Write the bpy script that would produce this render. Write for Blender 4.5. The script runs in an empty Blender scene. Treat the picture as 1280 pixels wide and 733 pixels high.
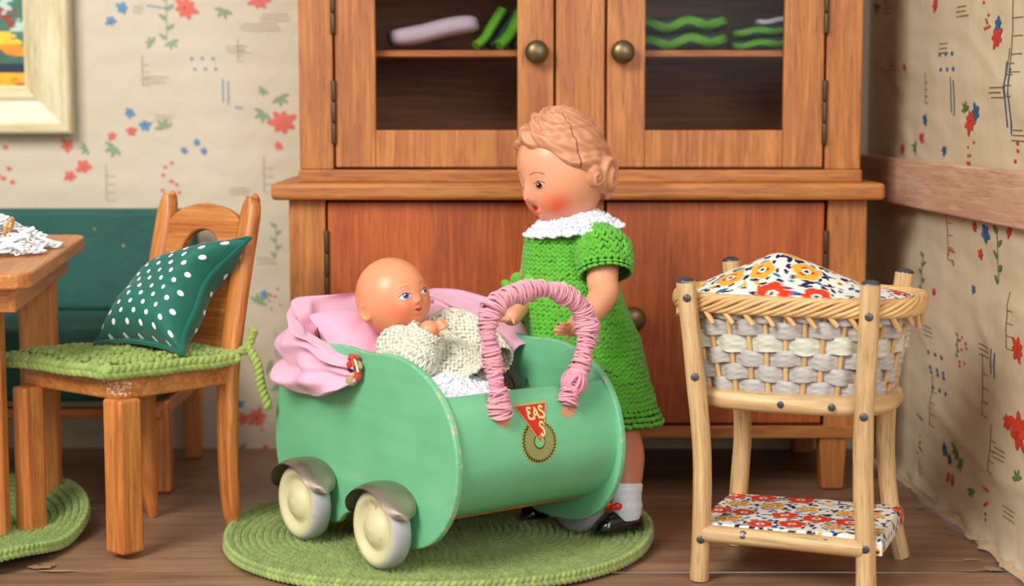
import bpy, bmesh, math, random
import numpy as np
from mathutils import Vector, noise as mnoise
rng = np.random.default_rng(7)
random.seed(7)
pi = math.pi
COL = bpy.context.scene.collection

# ------------------------------------------------------------------ camera maths (used to measure places)
FPX = 2200.0
TH = math.atan(236.5 / FPX)
CH = 1.0
_s, _c = math.sin(TH), math.cos(TH)
O0 = np.array([0, 0, CH])
def ray(u, v):
    a = (u - 640) / FPX; b = (366.5 - v) / FPX
    return np.array([a, _c + b * _s, -_s + b * _c])
def fl(u, v, z=0.0):
    r = ray(u, v); return O0 + r * (z - CH) / r[2]
def pl(u, v, p, n):
    r = ray(u, v); n = np.array(n, float)
    return O0 + r * np.dot(np.array(p) - O0, n) / np.dot(r, n)
def dep(u, v, y):
    r = ray(u, v); return O0 + r * y / r[1]

# ------------------------------------------------------------------ numpy mesh kit
def nz(v):
    v = np.asarray(v, float)
    return v / (np.linalg.norm(v, axis=-1, keepdims=True) + 1e-12)
def srgb(r, g, b):
    o = []
    for c in (r, g, b):
        c /= 255.0
        o.append(c / 12.92 if c <= .04045 else ((c + .055) / 1.055) ** 2.4)
    return tuple(o)
def smooth(a, b, x):
    t = np.clip((x - a) / (b - a), 0, 1); return t * t * (3 - 2 * t)
def vnoise(P, f=1.0, seed=0.0, oct=2):
    """cheap smooth vector-free noise from summed sines"""
    P = np.asarray(P, float) * f
    r = np.random.default_rng(int(seed * 10) + 3)
    out = np.zeros(P.shape[:-1]); amp = 1.0; tot = 0
    for k in range(oct * 4):
        d = nz(r.normal(size=P.shape[-1])); ph = r.uniform(0, 6.28); fr = (1.7 ** (k / 2)) * r.uniform(.8, 1.2)
        a = 1 / fr ** .7
        out += a * np.sin(P @ d * fr * 2.2 + ph); tot += a
    return out / tot * 1.6

class Buf:
    def __init__(s):
        s.V = []; s.F = []; s.M = []; s.C = []; s.G = []; s.S = []; s.n = 0
    def add(s, V, F, m=0, col=(1, 1, 1), gc=None, sm=True):
        V = np.asarray(V, float).reshape(-1, 3); n = len(V)
        if n == 0: return s
        s.V.append(V)
        if isinstance(F, np.ndarray):
            s.F.append(F + s.n)
            nf = len(F)
        else:
            s.F.append([[i + s.n for i in f] for f in F]); nf = len(F)
        s.M.append(np.full(nf, m, dtype=np.int32)); s.S.append(np.full(nf, sm, dtype=bool))
        c = np.asarray(col, float)
        if c.ndim == 1: c = np.tile(c, (n, 1))
        s.C.append(c[:, :3])
        s.G.append(V.copy() if gc is None else np.asarray(gc, float))
        s.n += n
        return s
    def xf(s, R=None, t=None):
        for i, V in enumerate(s.V):
            if R is not None: V = V @ np.asarray(R).T
            if t is not None: V = V + np.asarray(t)
            s.V[i] = V
        return s
    def merge(s, o):
        for V, F, M, C, G, S in zip(o.V, o.F, o.M, o.C, o.G, o.S):
            pass
        off = s.n
        for V, C, G in zip(o.V, o.C, o.G):
            s.V.append(V); s.C.append(C); s.G.append(G)
        for F, M, S in zip(o.F, o.M, o.S):
            s.F.append(F + off if isinstance(F, np.ndarray) else [[i + off for i in f] for f in F])
            s.M.append(M); s.S.append(S)
        s.n += o.n
        return s

ORG = {}
def mk(name, buf, mats, parent=None, base=None):
    """one mesh object from a Buf given in world coordinates; parented objects share the root's origin"""
    if not isinstance(mats, (list, tuple)): mats = [mats]
    V = np.concatenate(buf.V); C = np.concatenate(buf.C); G = np.concatenate(buf.G)
    if parent is not None: org = ORG[parent.name]
    else:
        if base is None:
            base = np.array([(V[:, 0].min() + V[:, 0].max()) / 2, (V[:, 1].min() + V[:, 1].max()) / 2, V[:, 2].min()])
        org = np.array(base, float)
    V = V - org
    me = bpy.data.meshes.new(name)
    loops = []; tot = []
    for F in buf.F:
        if isinstance(F, np.ndarray):
            loops.append(F.ravel()); tot.append(np.full(len(F), F.shape[1]))
        else:
            loops.append(np.array([i for f in F for i in f], dtype=np.int64)); tot.append(np.array([len(f) for f in F]))
    loops = np.concatenate(loops); tot = np.concatenate(tot)
    me.vertices.add(len(V)); me.vertices.foreach_set('co', V.ravel())
    me.loops.add(len(loops)); me.loops.foreach_set('vertex_index', loops.astype(np.int32))
    me.polygons.add(len(tot))
    st = np.concatenate([[0], np.cumsum(tot)[:-1]]).astype(np.int32)
    me.polygons.foreach_set('loop_start', st)
    me.polygons.foreach_set('material_index', np.concatenate(buf.M))
    me.polygons.foreach_set('use_smooth', np.concatenate(buf.S))
    for m in mats: me.materials.append(m)
    me.update(calc_edges=True); me.validate()
    if len(me.vertices) == len(V):
        a = me.attributes.new('col', 'FLOAT_COLOR', 'POINT')
        a.data.foreach_set('color', np.concatenate([C, np.ones((len(C), 1))], 1).astype(np.float32).ravel())
        g = me.attributes.new('gc', 'FLOAT_VECTOR', 'POINT')
        g.data.foreach_set('vector', G.astype(np.float32).ravel())
    o = bpy.data.objects.new(name, me)
    COL.objects.link(o)
    if parent is not None:
        o.parent = parent
    else:
        o.location = org
    ORG[o.name] = org
    return o
def empty(name, base):
    o = bpy.data.objects.new(name, None); COL.objects.link(o)
    o.empty_display_size = .05; o.location = base; ORG[o.name] = np.array(base, float)
    return o
def tag(o, label=None, cat=None, group=None, kind=None):
    if label: o['label'] = label
    if cat: o['category'] = cat
    if group: o['group'] = group
    if kind: o['kind'] = kind
    return o

def grid_faces(nu, nv, cu=False, cv=False):
    i = np.arange(nu if cu else nu - 1); j = np.arange(nv if cv else nv - 1)
    I, J = np.meshgrid(i, j, indexing='ij'); I = I.ravel(); J = J.ravel()
    I2 = (I + 1) % nu; J2 = (J + 1) % nv
    return np.stack([I * nv + J, I2 * nv + J, I2 * nv + J2, I * nv + J2], 1)
def add_grid(b, P, cu=False, cv=False, m=0, col=(1, 1, 1), gc=None, flip=False, sm=True):
    nu, nv = P.shape[:2]
    F = grid_faces(nu, nv, cu, cv)
    if flip: F = F[:, ::-1]
    if gc is not None: gc = np.asarray(gc).reshape(-1, 3)
    if isinstance(col, np.ndarray) and col.ndim == 3: col = col.reshape(-1, 3)
    b.add(P.reshape(-1, 3), F, m, col, gc, sm)
def frames(P, up=(0, 0, 1), closed=False):
    P = np.asarray(P, float)
    if closed: T = nz(np.roll(P, -1, 0) - np.roll(P, 1, 0))
    else: T = nz(np.gradient(P, axis=0))
    N = np.zeros_like(P); u = np.array(up, float)
    if abs(np.dot(u, T[0])) > .9: u = np.array([1., .1, 0])
    n = u
    for i in range(len(P)):
        n = n - T[i] * np.dot(n, T[i]); n = n / (np.linalg.norm(n) + 1e-9); N[i] = n
    B = np.cross(T, N)
    if closed:   # spread the twist
        n_end = N[-1] - T[0] * np.dot(N[-1], T[0]); n_end = nz(n_end)
        ang = math.atan2(np.dot(np.cross(N[0], n_end), T[0]), np.dot(N[0], n_end))
        for i in range(len(P)):
            a = -ang * i / len(P); N_, B_ = N[i].copy(), B[i].copy()
            N[i] = N_ * math.cos(a) + B_ * math.sin(a); B[i] = np.cross(T[i], N[i])
    return T, N, B
def catmull(P, n=8, closed=False):
    P = np.asarray(P, float)
    if closed: Q = np.concatenate([P[-1:], P, P[:2]])
    else: Q = np.concatenate([2 * P[:1] - P[1:2], P, 2 * P[-1:] - P[-2:-1]])
    out = []
    for i in range(1, len(Q) - 2):
        p0, p1, p2, p3 = Q[i - 1:i + 3]
        t = np.linspace(0, 1, n, endpoint=False)[:, None]
        out.append(.5 * ((2 * p1) + (-p0 + p2) * t + (2 * p0 - 5 * p1 + 4 * p2 - p3) * t ** 2 + (-p0 + 3 * p1 - 3 * p2 + p3) * t ** 3))
    if not closed: out.append(P[-1:])
    return np.concatenate(out)
def tube(b, P, r, k=10, closed=False, m=0, col=(1, 1, 1), caps=True, up=(0, 0, 1), flat=1.0, grain=True, N_=None):
    P = np.asarray(P, float); r = np.broadcast_to(np.asarray(r, float), (len(P),))
    T, N, B = frames(P, up, closed)
    if N_ is not None: N = N_; B = np.cross(T, N)
    a = np.linspace(0, 2 * pi, k, endpoint=False)
    G = P[:, None] + r[:, None, None] * (np.cos(a)[None, :, None] * N[:, None] * flat + np.sin(a)[None, :, None] * B[:, None])
    L = np.concatenate([[0], np.cumsum(np.linalg.norm(np.diff(P, axis=0), axis=1))])
    off = rng.uniform(0, 20, 3)
    gc = np.zeros((len(P), k, 3)); gc[..., 0] = L[:, None]; gc[..., 1] = r[:, None] * np.cos(a); gc[..., 2] = r[:, None] * np.sin(a)
    gc += off
    n0 = b.n
    if isinstance(col, np.ndarray) and col.ndim == 2: col = np.repeat(col[:, None], k, 1)
    add_grid(b, G, closed, True, m, col, gc, flip=True)
    if caps and not closed:
        for e, rev in ((0, 0), (len(P) - 1, 1)):
            ring = G[e]; ctr = P[e] + (T[e] * r[e] * .0)
            V = np.concatenate([ring, ctr[None]])
            F = [[i, (i + 1) % k, k] for i in range(k)]
            if rev: F = [f[::-1] for f in F]
            g = np.concatenate([gc[e], gc[e].mean(0)[None]])
            cc = col[e, 0] if isinstance(col, np.ndarray) and col.ndim == 3 else col
            b.add(V, F, m, cc, g, sm=False)
def lathe(b, prof, o, ax, k=48, m=0, col=None, flip=False):
    """prof: list of (radius, height) along ax from o"""
    prof = np.asarray(prof, float); ax = nz(np.array(ax, float))
    u = nz(np.cross(ax, [0, 0, 1] if abs(ax[2]) < .9 else [1, 0, 0])); w = np.cross(ax, u)
    a = np.linspace(0, 2 * pi, k, endpoint=False)
    G = np.array(o) + prof[:, 1, None, None] * ax + prof[:, 0, None, None] * (np.cos(a)[None, :, None] * u + np.sin(a)[None, :, None] * w)
    if col is None: c = (1, 1, 1)
    else:
        c = np.repeat(np.asarray(col, float)[:, None], k, 1)
    add_grid(b, G, False, True, m, c, None, flip)
_bc = {}
def box(b, c, s, R=None, bev=.004, m=0, col=(1, 1, 1), g=0, seg=2, deform=None):
    """bevelled box: centre, full size, rotation, grain axis g"""
    key = (tuple(np.round(s, 4)), round(bev, 4), seg)
    if key not in _bc:
        bm = bmesh.new(); bmesh.ops.create_cube(bm, size=1)
        for v in bm.verts: v.co = Vector((v.co.x * s[0], v.co.y * s[1], v.co.z * s[2]))
        if bev > 0: bmesh.ops.bevel(bm, geom=list(bm.edges), offset=min(bev, min(s) * .45), segments=seg, affect='EDGES', profile=.5)
        bm.verts.index_update()
        _bc[key] = (np.array([v.co[:] for v in bm.verts]), [[v.index for v in f.verts] for f in bm.faces]); bm.free()
    V, F = _bc[key]; V = V.copy()
    gc = V[:, [g, (g + 1) % 3, (g + 2) % 3]] + rng.uniform(0, 20, 3)
    if deform is not None: V = deform(V)
    if R is not None: V = V @ np.asarray(R).T
    b.add(V + np.array(c), F, m, col, gc, sm=False)
def prism(b, pts, o, U, W, N, t, bev=.003, m=0, col=(1, 1, 1), seg=2, sm=False, wear=False):
    """extruded outline: pts (a,b) in plane U,W at o, thickness t along N (centred), bevelled rims"""
    U, W, N = map(lambda x: np.array(x, float), (U, W, N)); pts = np.asarray(pts, float)
    n = len(pts)
    T = nz(np.roll(pts, -1, 0) - np.roll(pts, 1, 0)); nrm = np.stack([T[:, 1], -T[:, 0]], 1)
    area = np.sum(pts[:, 0] * np.roll(pts[:, 1], -1) - np.roll(pts[:, 0], -1) * pts[:, 1])
    if area < 0: nrm = -nrm
    rings = []
    for k in range(seg + 1):
        a = pi / 2 * k / seg; rings.append((pts - nrm * bev * (1 - math.sin(a)), -t / 2 + bev * (1 - math.cos(a)), 1 if k else 0))
    for k in range(seg, -1, -1):
        a = pi / 2 * k / seg; rings.append((pts - nrm * bev * (1 - math.sin(a)), t / 2 - bev * (1 - math.cos(a)), 1 if k else 0))
    G = np.array([o + r[:, :1] * U + r[:, 1:] * W + h * N for r, h, _ in rings])
    gc = np.array([np.concatenate([r, np.full((n, 1), h)], 1) for r, h, _ in rings]) + rng.uniform(0, 20, 3)
    flip = (np.dot(np.cross(U, W), N) > 0) == (area > 0)
    if wear:
        cc = np.array([np.tile([1, 1, 1] if w else [0, 0, 0], (n, 1)) for _, _, w in rings], float)
    else: cc = col
    add_grid(b, G, False, True, m, cc, gc, flip=not flip, sm=sm)
    cA = (0, 0, 0) if wear else col
    f = list(range(n))
    b.add(G[0], [f[::-1] if flip else f], m, cA, gc[0], sm=False)
    b.add(G[-1], [f if flip else f[::-1]], m, cA, gc[-1], sm=False)
def ring_prism(b, outer, inner, o, U, W, N, t, m=0, col=(1, 1, 1), bev=.003):
    outer = np.asarray(outer, float); inner = np.asarray(inner, float); n = len(outer)
    def inset(p, d):
        T = nz(np.roll(p, -1, 0) - np.roll(p, 1, 0)); q = np.stack([T[:, 1], -T[:, 0]], 1)
        return p + q * d
    area = np.sum(outer[:, 0] * np.roll(outer[:, 1], -1) - np.roll(outer[:, 0], -1) * outer[:, 1])
    sg = -1 if area > 0 else 1
    seq = [(inset(outer, sg * bev), -t / 2), (outer, -t / 2 + bev), (outer, t / 2 - bev), (inset(outer, sg * bev), t / 2),
           (inset(inner, -sg * bev), t / 2), (inner, t / 2 - bev), (inner, -t / 2 + bev), (inset(inner, -sg * bev), -t / 2)]
    U, W, N = map(lambda x: np.array(x, float), (U, W, N))
    G = np.array([o + r[:, :1] * U + r[:, 1:] * W + h * N for r, h in seq])
    gc = np.array([np.concatenate([r, np.full((n, 1), h)], 1) for r, h in seq]) + rng.uniform(0, 20, 3)
    flip = (np.dot(np.cross(U, W), N) > 0) == (area > 0)
    add_grid(b, G, True, True, m, col, gc, flip=not flip, sm=False)
def rotz(a):
    c, s = math.cos(a), math.sin(a); return np.array([[c, -s, 0], [s, c, 0], [0, 0, 1.]])
def basis(x, z=None):
    """columns: x along, y, z"""
    x = nz(np.array(x, float)); z = np.array([0, 0, 1.] if z is None else z, float)
    y = nz(np.cross(z, x)); z = np.cross(x, y)
    return np.stack([x, y, z], 1)

# blobs (yarn pieces)
def _blob_t(k, rr):
    V = [[-1, 0, 0]]
    for i in range(1, rr):
        a = pi * i / rr
        for j in range(k):
            V.append([-math.cos(a), math.sin(a) * math.cos(2 * pi * j / k), math.sin(a) * math.sin(2 * pi * j / k)])
    V.append([1, 0, 0]); F = []
    last = len(V) - 1
    for j in range(k): F.append([0, 1 + (j + 1) % k, 1 + j, 1 + j])
    for i in range(rr - 2):
        for j in range(k):
            a = 1 + i * k + j; b_ = 1 + i * k + (j + 1) % k
            F.append([a, b_, b_ + k, a + k])
    for j in range(k): F.append([last, 1 + (rr - 2) * k + j, 1 + (rr - 2) * k + (j + 1) % k, last])
    tri = [[f[0], f[1], f[2]] for f in F if len(set(f)) == 3 or f[2] == f[3] or f[0] == f[3]]
    quad = [f for f in F if len(set(f)) == 4]
    return np.array(V), np.array(quad), np.array(tri)
_BT = {}
def blobs(b, P, D, Nn, L, r, m=0, col=(1, 1, 1), k=6, rr=5, flat=1.0):
    """P centres (n,3), D direction, Nn normal, L half length, r radius"""
    if (k, rr) not in _BT: _BT[(k, rr)] = _blob_t(k, rr)
    V, Q, T = _BT[(k, rr)]
    P = np.asarray(P, float); n = len(P)
    if n == 0: return
    D = nz(D); N = nz(Nn - D * np.sum(Nn * D, -1, keepdims=True)); S = np.cross(N, D)
    L = np.broadcast_to(L, (n,))[:, None, None]; r = np.broadcast_to(r, (n,))[:, None, None]
    W = P[:, None] + V[None, :, :1] * L * D[:, None] + V[None, :, 1:2] * r * S[:, None] + V[None, :, 2:3] * r * flat * N[:, None]
    o = (np.arange(n) * len(V))[:, None, None]
    nv = len(V)
    c = np.asarray(col, float)
    if c.ndim == 2: c = np.repeat(c, nv, 0)
    n0 = b.n
    F = (Q[None] + o).reshape(-1, 4); T3 = (T[None] + o).reshape(-1, 3)
    b.add(W.reshape(-1, 3), F, m, c)
    b.F.append(T3 + n0); b.M.append(np.full(len(T3), m, dtype=np.int32)); b.S.append(np.ones(len(T3), bool))
def fuzz(b, P, N, n, ln=.012, w=.0005, m=0, col=None, spread=.9):
    i = rng.integers(0, len(P), n)
    p = P[i]; d = nz(nz(N[i]) + rng.normal(size=(n, 3)) * spread); l = rng.uniform(.4, 1, n)[:, None] * ln
    s = nz(np.cross(d, rng.normal(size=(n, 3)))) * w
    mid = p + d * l * .5 + rng.normal(size=(n, 3)) * ln * .08; tip = p + d * l + rng.normal(size=(n, 3)) * ln * .3
    V = np.stack([p - s, p + s, mid + s * .7, mid - s * .7, tip], 1).reshape(-1, 3)
    o = (np.arange(n) * 5)[:, None]
    n0 = b.n
    c = (1, 1, 1) if col is None else (np.repeat(col[i], 5, 0) if isinstance(col, np.ndarray) and col.ndim == 2 else col)
    b.add(V, np.array([[0, 1, 2, 3]]) + o, m, c)
    T3 = np.array([[3, 2, 4]]) + o
    b.F.append(T3 + n0); b.M.append(np.full(len(T3), m, dtype=np.int32)); b.S.append(np.ones(len(T3), bool))
def knit(b, S, nc, nr, closed=True, m=0, col=(1, 1, 1), rad=.33, lift=.3, jit=.05, garter=None, k=6, rr=5, base=True, c_shade=.6, lean=1.0):
    """V stitches on a surface sampled by S(s,t) -> points; s around, t from top to bottom"""
    s = (np.arange(nc) + .5) / nc if closed else (np.arange(nc) + .5) / nc
    t = (np.arange(nr) + .5) / nr
    Sg, Tg = np.meshgrid(s, t, indexing='ij'); Sg = Sg.ravel(); Tg = Tg.ravel()
    e = 1e-3
    P = S(Sg, Tg); Ps = (S(Sg + e, Tg) - S(Sg - e, Tg)) / (2 * e); Pt = (S(Sg, Tg + e) - S(Sg, Tg - e)) / (2 * e)
    w = np.linalg.norm(Ps, axis=1) / nc; h = np.linalg.norm(Pt, axis=1) / nr
    us = nz(Ps); ut = nz(Pt); N = nz(np.cross(ut, us))
    h_ = np.minimum(h, w * 1.6)
    P = P + rng.normal(size=P.shape) * (w * jit)[:, None]
    cc = np.asarray(col, float)
    vary = rng.uniform(.88, 1.1, len(P))[:, None]
    colv = np.clip(cc[None] * vary, 0, 1) if cc.ndim == 1 else cc * vary
    if garter is not None: gm = garter(Sg, Tg)
    else: gm = np.zeros(len(P), bool)
    q = ~gm
    for sgn in (-1, 1):
        D = us * sgn * -.42 * (w * lean)[:, None] + ut * .62 * h[:, None]
        C = P + us * (sgn * .25 * w)[:, None] + N * (w * lift * .5)[:, None]
        L = np.linalg.norm(D, axis=1)
        blobs(b, C[q], D[q], N[q], L[q] * 1.05, (w * rad * .8)[q], m, colv[q], k, rr)
    if gm.any():
        C = P + N * (w * lift * .6)[:, None]
        D = us + ut * .15
        blobs(b, C[gm], D[gm], N[gm], (w * .55)[gm], (np.minimum(h, w) * .48)[gm], m, colv[gm], k, rr)
    if base:
        nu, nv = nc * 1, max(nr, 8)
        ss = np.linspace(0, 1, nu + (0 if closed else 1), endpoint=not closed); tt = np.linspace(0, 1, nv + 1)
        A, B_ = np.meshgrid(ss, tt, indexing='ij')
        G = S(A.ravel(), B_.ravel()).reshape(len(ss), len(tt), 3)
        add_grid(b, G, closed, False, m, tuple(cc * c_shade) if cc.ndim == 1 else tuple(cc.mean(0) * c_shade))  # base darkened so the shade between stitches is in the colour
    return P, N, colv
def remesh(b, voxel, it=2):
    """fuse a Buf's pieces into one continuous surface"""
    V = np.concatenate(b.V); me = bpy.data.meshes.new('tmp')
    fs = []
    for F in b.F: fs += (F.tolist() if isinstance(F, np.ndarray) else F)
    me.from_pydata(V.tolist(), [], fs); me.update()
    o = bpy.data.objects.new('tmp', me); COL.objects.link(o)
    md = o.modifiers.new('r', 'REMESH'); md.mode = 'VOXEL'; md.voxel_size = voxel; md.use_smooth_shade = True
    if it:
        sm = o.modifiers.new('s', 'SMOOTH'); sm.factor = .5; sm.iterations = it
    dg = bpy.context.evaluated_depsgraph_get(); dg.update()
    ev = o.evaluated_get(dg); m2 = ev.to_mesh()
    n = len(m2.vertices); W = np.zeros(n * 3); m2.vertices.foreach_get('co', W); W = W.reshape(-1, 3)
    Q = np.zeros(len(m2.loops), dtype=np.int32); m2.loops.foreach_get('vertex_index', Q)
    T = np.zeros(len(m2.polygons), dtype=np.int32); m2.polygons.foreach_get('loop_total', T)
    assert (T == 4).all()
    ev.to_mesh_clear(); bpy.data.objects.remove(o); bpy.data.meshes.remove(me)
    return W, Q.reshape(-1, 4).astype(np.int64)
def ico(sub):
    bm = bmesh.new(); bmesh.ops.create_icosphere(bm, subdivisions=sub, radius=1)
    V = np.array([v.co[:] for v in bm.verts]); F = np.array([[v.index for v in f.verts] for f in bm.faces]); bm.free()
    return nz(V), F
def ellip(b, c, r, R=None, sub=4, m=0, col=(1, 1, 1)):
    V, F = ico(sub); V = V * np.array(r)
    if R is not None: V = V @ np.asarray(R).T
    b.add(V + np.array(c), F, m, col)

# ------------------------------------------------------------------ materials
def mat(name, build):
    m = bpy.data.materials.new(name); m.use_nodes = True; nt = m.node_tree; nt.nodes.clear()
    out = nt.nodes.new('ShaderNodeOutputMaterial'); p = nt.nodes.new('ShaderNodeBsdfPrincipled')
    nt.links.new(p.outputs[0], out.inputs[0])
    build(nt, p); return m
def nd(nt, t, ins=None, **kw):
    n = nt.nodes.new(t)
    for k, v in kw.items(): setattr(n, k, v)
    for k, v in (ins or {}).items():
        if isinstance(v, bpy.types.NodeSocket): nt.links.new(v, n.inputs[k])
        else: n.inputs[k].default_value = v
    return n
def attr(nt, name): return nd(nt, 'ShaderNodeAttribute', attribute_name=name)
def noise(nt, vec, sc, det=4, ro=.5, mapping=None):
    if mapping is not None:
        vec = nd(nt, 'ShaderNodeMapping', {'Vector': vec, 'Scale': mapping}).outputs[0]
    return nd(nt, 'ShaderNodeTexNoise', {'Vector': vec, 'Scale': sc, 'Detail': det, 'Roughness': ro}).outputs[0]
def ramp(nt, f, stops):
    r = nd(nt, 'ShaderNodeValToRGB', {'Fac': f}); e = r.color_ramp.elements
    while len(e) < len(stops): e.new(.5)
    for i, (p, c) in enumerate(stops):
        e[i].position = p; e[i].color = (*c, 1) if len(c) == 3 else c
    return r.outputs[0]
def mixc(nt, f, a, b, mode='MIX'):
    n = nd(nt, 'ShaderNodeMix', data_type='RGBA', blend_type=mode)
    for k, v in ((0, f), (6, a), (7, b)):
        if isinstance(v, bpy.types.NodeSocket): nt.links.new(v, n.inputs[k])
        elif k == 0: n.inputs[0].default_value = v
        else: n.inputs[k].default_value = (*v[:3], 1)
    return n.outputs[2]
def mth(nt, op, a, b=0.0, c=0.0):
    n = nd(nt, 'ShaderNodeMath', operation=op)
    for i, v in enumerate((a, b, c)):
        if isinstance(v, bpy.types.NodeSocket): nt.links.new(v, n.inputs[i])
        else: n.inputs[i].default_value = v
    return n.outputs[0]
def bump(nt, p, h, st=.3, dist=.002):
    b = nd(nt, 'ShaderNodeBump', {'Height': h, 'Strength': st, 'Distance': dist}); nt.links.new(b.outputs[0], p.inputs['Normal'])
def base(nt, p, c):
    if isinstance(c, bpy.types.NodeSocket): nt.links.new(c, p.inputs['Base Color'])
    else: p.inputs['Base Color'].default_value = (*c, 1)
def wood(name, light, dark, pore=None, rough=.5, fig=1.0, coat=.15, pale=0.0, fine=1.0):
    light, dark = srgb(*light), srgb(*dark); pore = srgb(*pore) if pore else tuple(x * .45 for x in dark)
    def f(nt, p):
        g = attr(nt, 'gc').outputs['Vector']
        w = noise(nt, g, 1.0, 3, .55, (2.2, 16 * fig, 16 * fig))
        c = ramp(nt, w, [(.3, dark), (.68, light)])
        big = noise(nt, g, 1.0, 2, .5, (2.5, 4, 4))
        c = mixc(nt, mth(nt, 'MULTIPLY', ramp(nt, big, [(.35, (0, 0, 0)), (.7, (1, 1, 1))]), .4), c, tuple(x * .8 for x in dark))
        st = noise(nt, g, 1.0, 3, .65, (14, 230 * fine, 230 * fine))
        sm = ramp(nt, st, [(.50, (0, 0, 0)), (.68, (1, 1, 1))])
        c = mixc(nt, mth(nt, 'MULTIPLY', sm, .5), c, pore)
        st2 = noise(nt, g, 1.0, 2, .5, (5, 90 * fine, 90 * fine))
        c = mixc(nt, mth(nt, 'MULTIPLY', ramp(nt, st2, [(.35, (1, 1, 1)), (.5, (0, 0, 0))]), .30), c, tuple(min(1, x * 1.5) for x in light))
        base(nt, p, c)
        p.inputs['Roughness'].default_value = rough; p.inputs['Coat Weight'].default_value = coat; p.inputs['Coat Roughness'].default_value = .35
        bump(nt, p, st, .35, .0012)
    return mat(name, f)
def plain(name, c, rough=.5, metal=0.0, spec=.5, sss=0.0, bumpsc=None, bst=.2, vary=.0, coat=0.0):
    c = srgb(*c)
    def f(nt, p):
        if vary:
            g = attr(nt, 'gc').outputs['Vector']; n = noise(nt, g, 18, 4)
            base(nt, p, mixc(nt, n, tuple(x * (1 - vary) for x in c), tuple(min(1, x * (1 + vary)) for x in c)))
        else: base(nt, p, c)
        p.inputs['Roughness'].default_value = rough; p.inputs['Metallic'].default_value = metal
        p.inputs['Specular IOR Level'].default_value = spec; p.inputs['Subsurface Weight'].default_value = sss
        p.inputs['Subsurface Radius'].default_value = (.02, .01, .006); p.inputs['Coat Weight'].default_value = coat
        p.inputs['Coat Roughness'].default_value = .15
        if bumpsc:
            g = attr(nt, 'gc').outputs['Vector']; bump(nt, p, noise(nt, g, bumpsc, 3), bst, .001)
    return mat(name, f)
def colmat(name, rough=.6, sss=0.0, sheen=0.0, bumpsc=None, bst=.3, spec=.5, coat=0.0, weave=None, coatr=.2):
    def f(nt, p):
        base(nt, p, attr(nt, 'col').outputs['Color'])
        p.inputs['Roughness'].default_value = rough; p.inputs['Subsurface Weight'].default_value = sss
        p.inputs['Subsurface Radius'].default_value = (.03, .012, .006); p.inputs['Sheen Weight'].default_value = sheen
        p.inputs['Specular IOR Level'].default_value = spec; p.inputs['Coat Weight'].default_value = coat; p.inputs['Coat Roughness'].default_value = coatr
        g = attr(nt, 'gc').outputs['Vector']
        if bumpsc: bump(nt, p, noise(nt, g, bumpsc, 3), bst, .001)
        if weave:
            s = nd(nt, 'ShaderNodeSeparateXYZ', {0: g})
            a = mth(nt, 'SINE', mth(nt, 'MULTIPLY', s.outputs[0], weave)); b_ = mth(nt, 'SINE', mth(nt, 'MULTIPLY', s.outputs[1], weave))
            bump(nt, p, mth(nt, 'MULTIPLY', a, b_), bst, .0008)
    return mat(name, f)

M = {}
M['cab'] = wood('cabinet_wood', (200, 130, 62), (164, 92, 40), (100, 52, 22), .46, 1.3, .06)
M['cabred'] = wood('cabinet_red_wood', (196, 100, 38), (162, 72, 26), (104, 42, 14), .46, 1.1, .06)
M['cabdark'] = wood('cabinet_inside_wood', (176, 124, 88), (130, 90, 64), None, .7, 1)
M['chair'] = wood('chair_wood', (216, 140, 68), (182, 98, 40), (116, 58, 24), .42, 1.6, .15)
M['tablew'] = wood('table_wood', (222, 150, 78), (192, 110, 50), (136, 74, 32), .40, 1.4, .15)
M['beech'] = wood('beech_rail_wood', (216, 176, 146), (196, 148, 118), (158, 108, 80), .6, 1.0, 0)
M['cane'] = wood('cane_wood', (226, 190, 136), (198, 154, 100), (126, 88, 48), .5, 2.8, .15, fine=1.1)
M['braid'] = wood('wicker_wood', (234, 192, 130), (210, 158, 94), (150, 102, 52), .45, 3.0, .2, fine=2)
M['gold'] = wood('gilt_frame_paint', (238, 226, 186), (212, 190, 136), (160, 130, 70), .35, .6, .3)
M['col'] = colmat('painted_colour', .6)
def f_paper(nt, p):
    g = attr(nt, 'gc').outputs['Vector']; base(nt, p, attr(nt, 'col').outputs['Color']); p.inputs['Roughness'].default_value = .6
    n = noise(nt, g, 16, 5, .6); r = mth(nt, 'ABSOLUTE', mth(nt, 'SUBTRACT', noise(nt, g, 9, 3, .5), .5))
    bump(nt, p, mth(nt, 'ADD', n, mth(nt, 'MULTIPLY', r, 2.5)), .5, .004)
M['paper'] = mat('wallpaper', f_paper)
M['yarn'] = colmat('yarn', .85, sheen=.3, spec=.2)
M['cloth'] = colmat('printed_cloth', .85, weave=2400, bst=.35, spec=.2)
M['pinkcloth'] = colmat('pink_ribbed_cloth', .75, sheen=.3, weave=1500, bst=.5, spec=.3)
M['skin'] = colmat('celluloid_skin', .36, sss=.12, spec=.45, coat=.1, coatr=.25)
M['hair'] = colmat('moulded_hair', .42, sss=.08, spec=.4)
M['black'] = plain('black_gloss_paint', (14, 13, 14), .16, spec=.6, coat=.5)
M['red'] = plain('red_paint', (214, 32, 20), .35)
M['nail'] = plain('dark_nail_metal', (92, 94, 102), .36, .75, vary=.5)
M['brass'] = plain('aged_brass', (120, 104, 74), .38, .85, vary=.5)
M['hinge'] = plain('dark_hinge_metal', (96, 76, 52), .45, .7, vary=.5)
M['fender'] = plain('tarnished_metal', (166, 148, 130), .36, .8, vary=.35, bumpsc=90)
M['dark'] = plain('gap_shade', (24, 14, 9), .9)  # near-black sheet behind the lower doors, painting shade into their gaps
M['satin'] = colmat('white_satin', .35, spec=.6, bumpsc=120, bst=.2)
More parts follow.
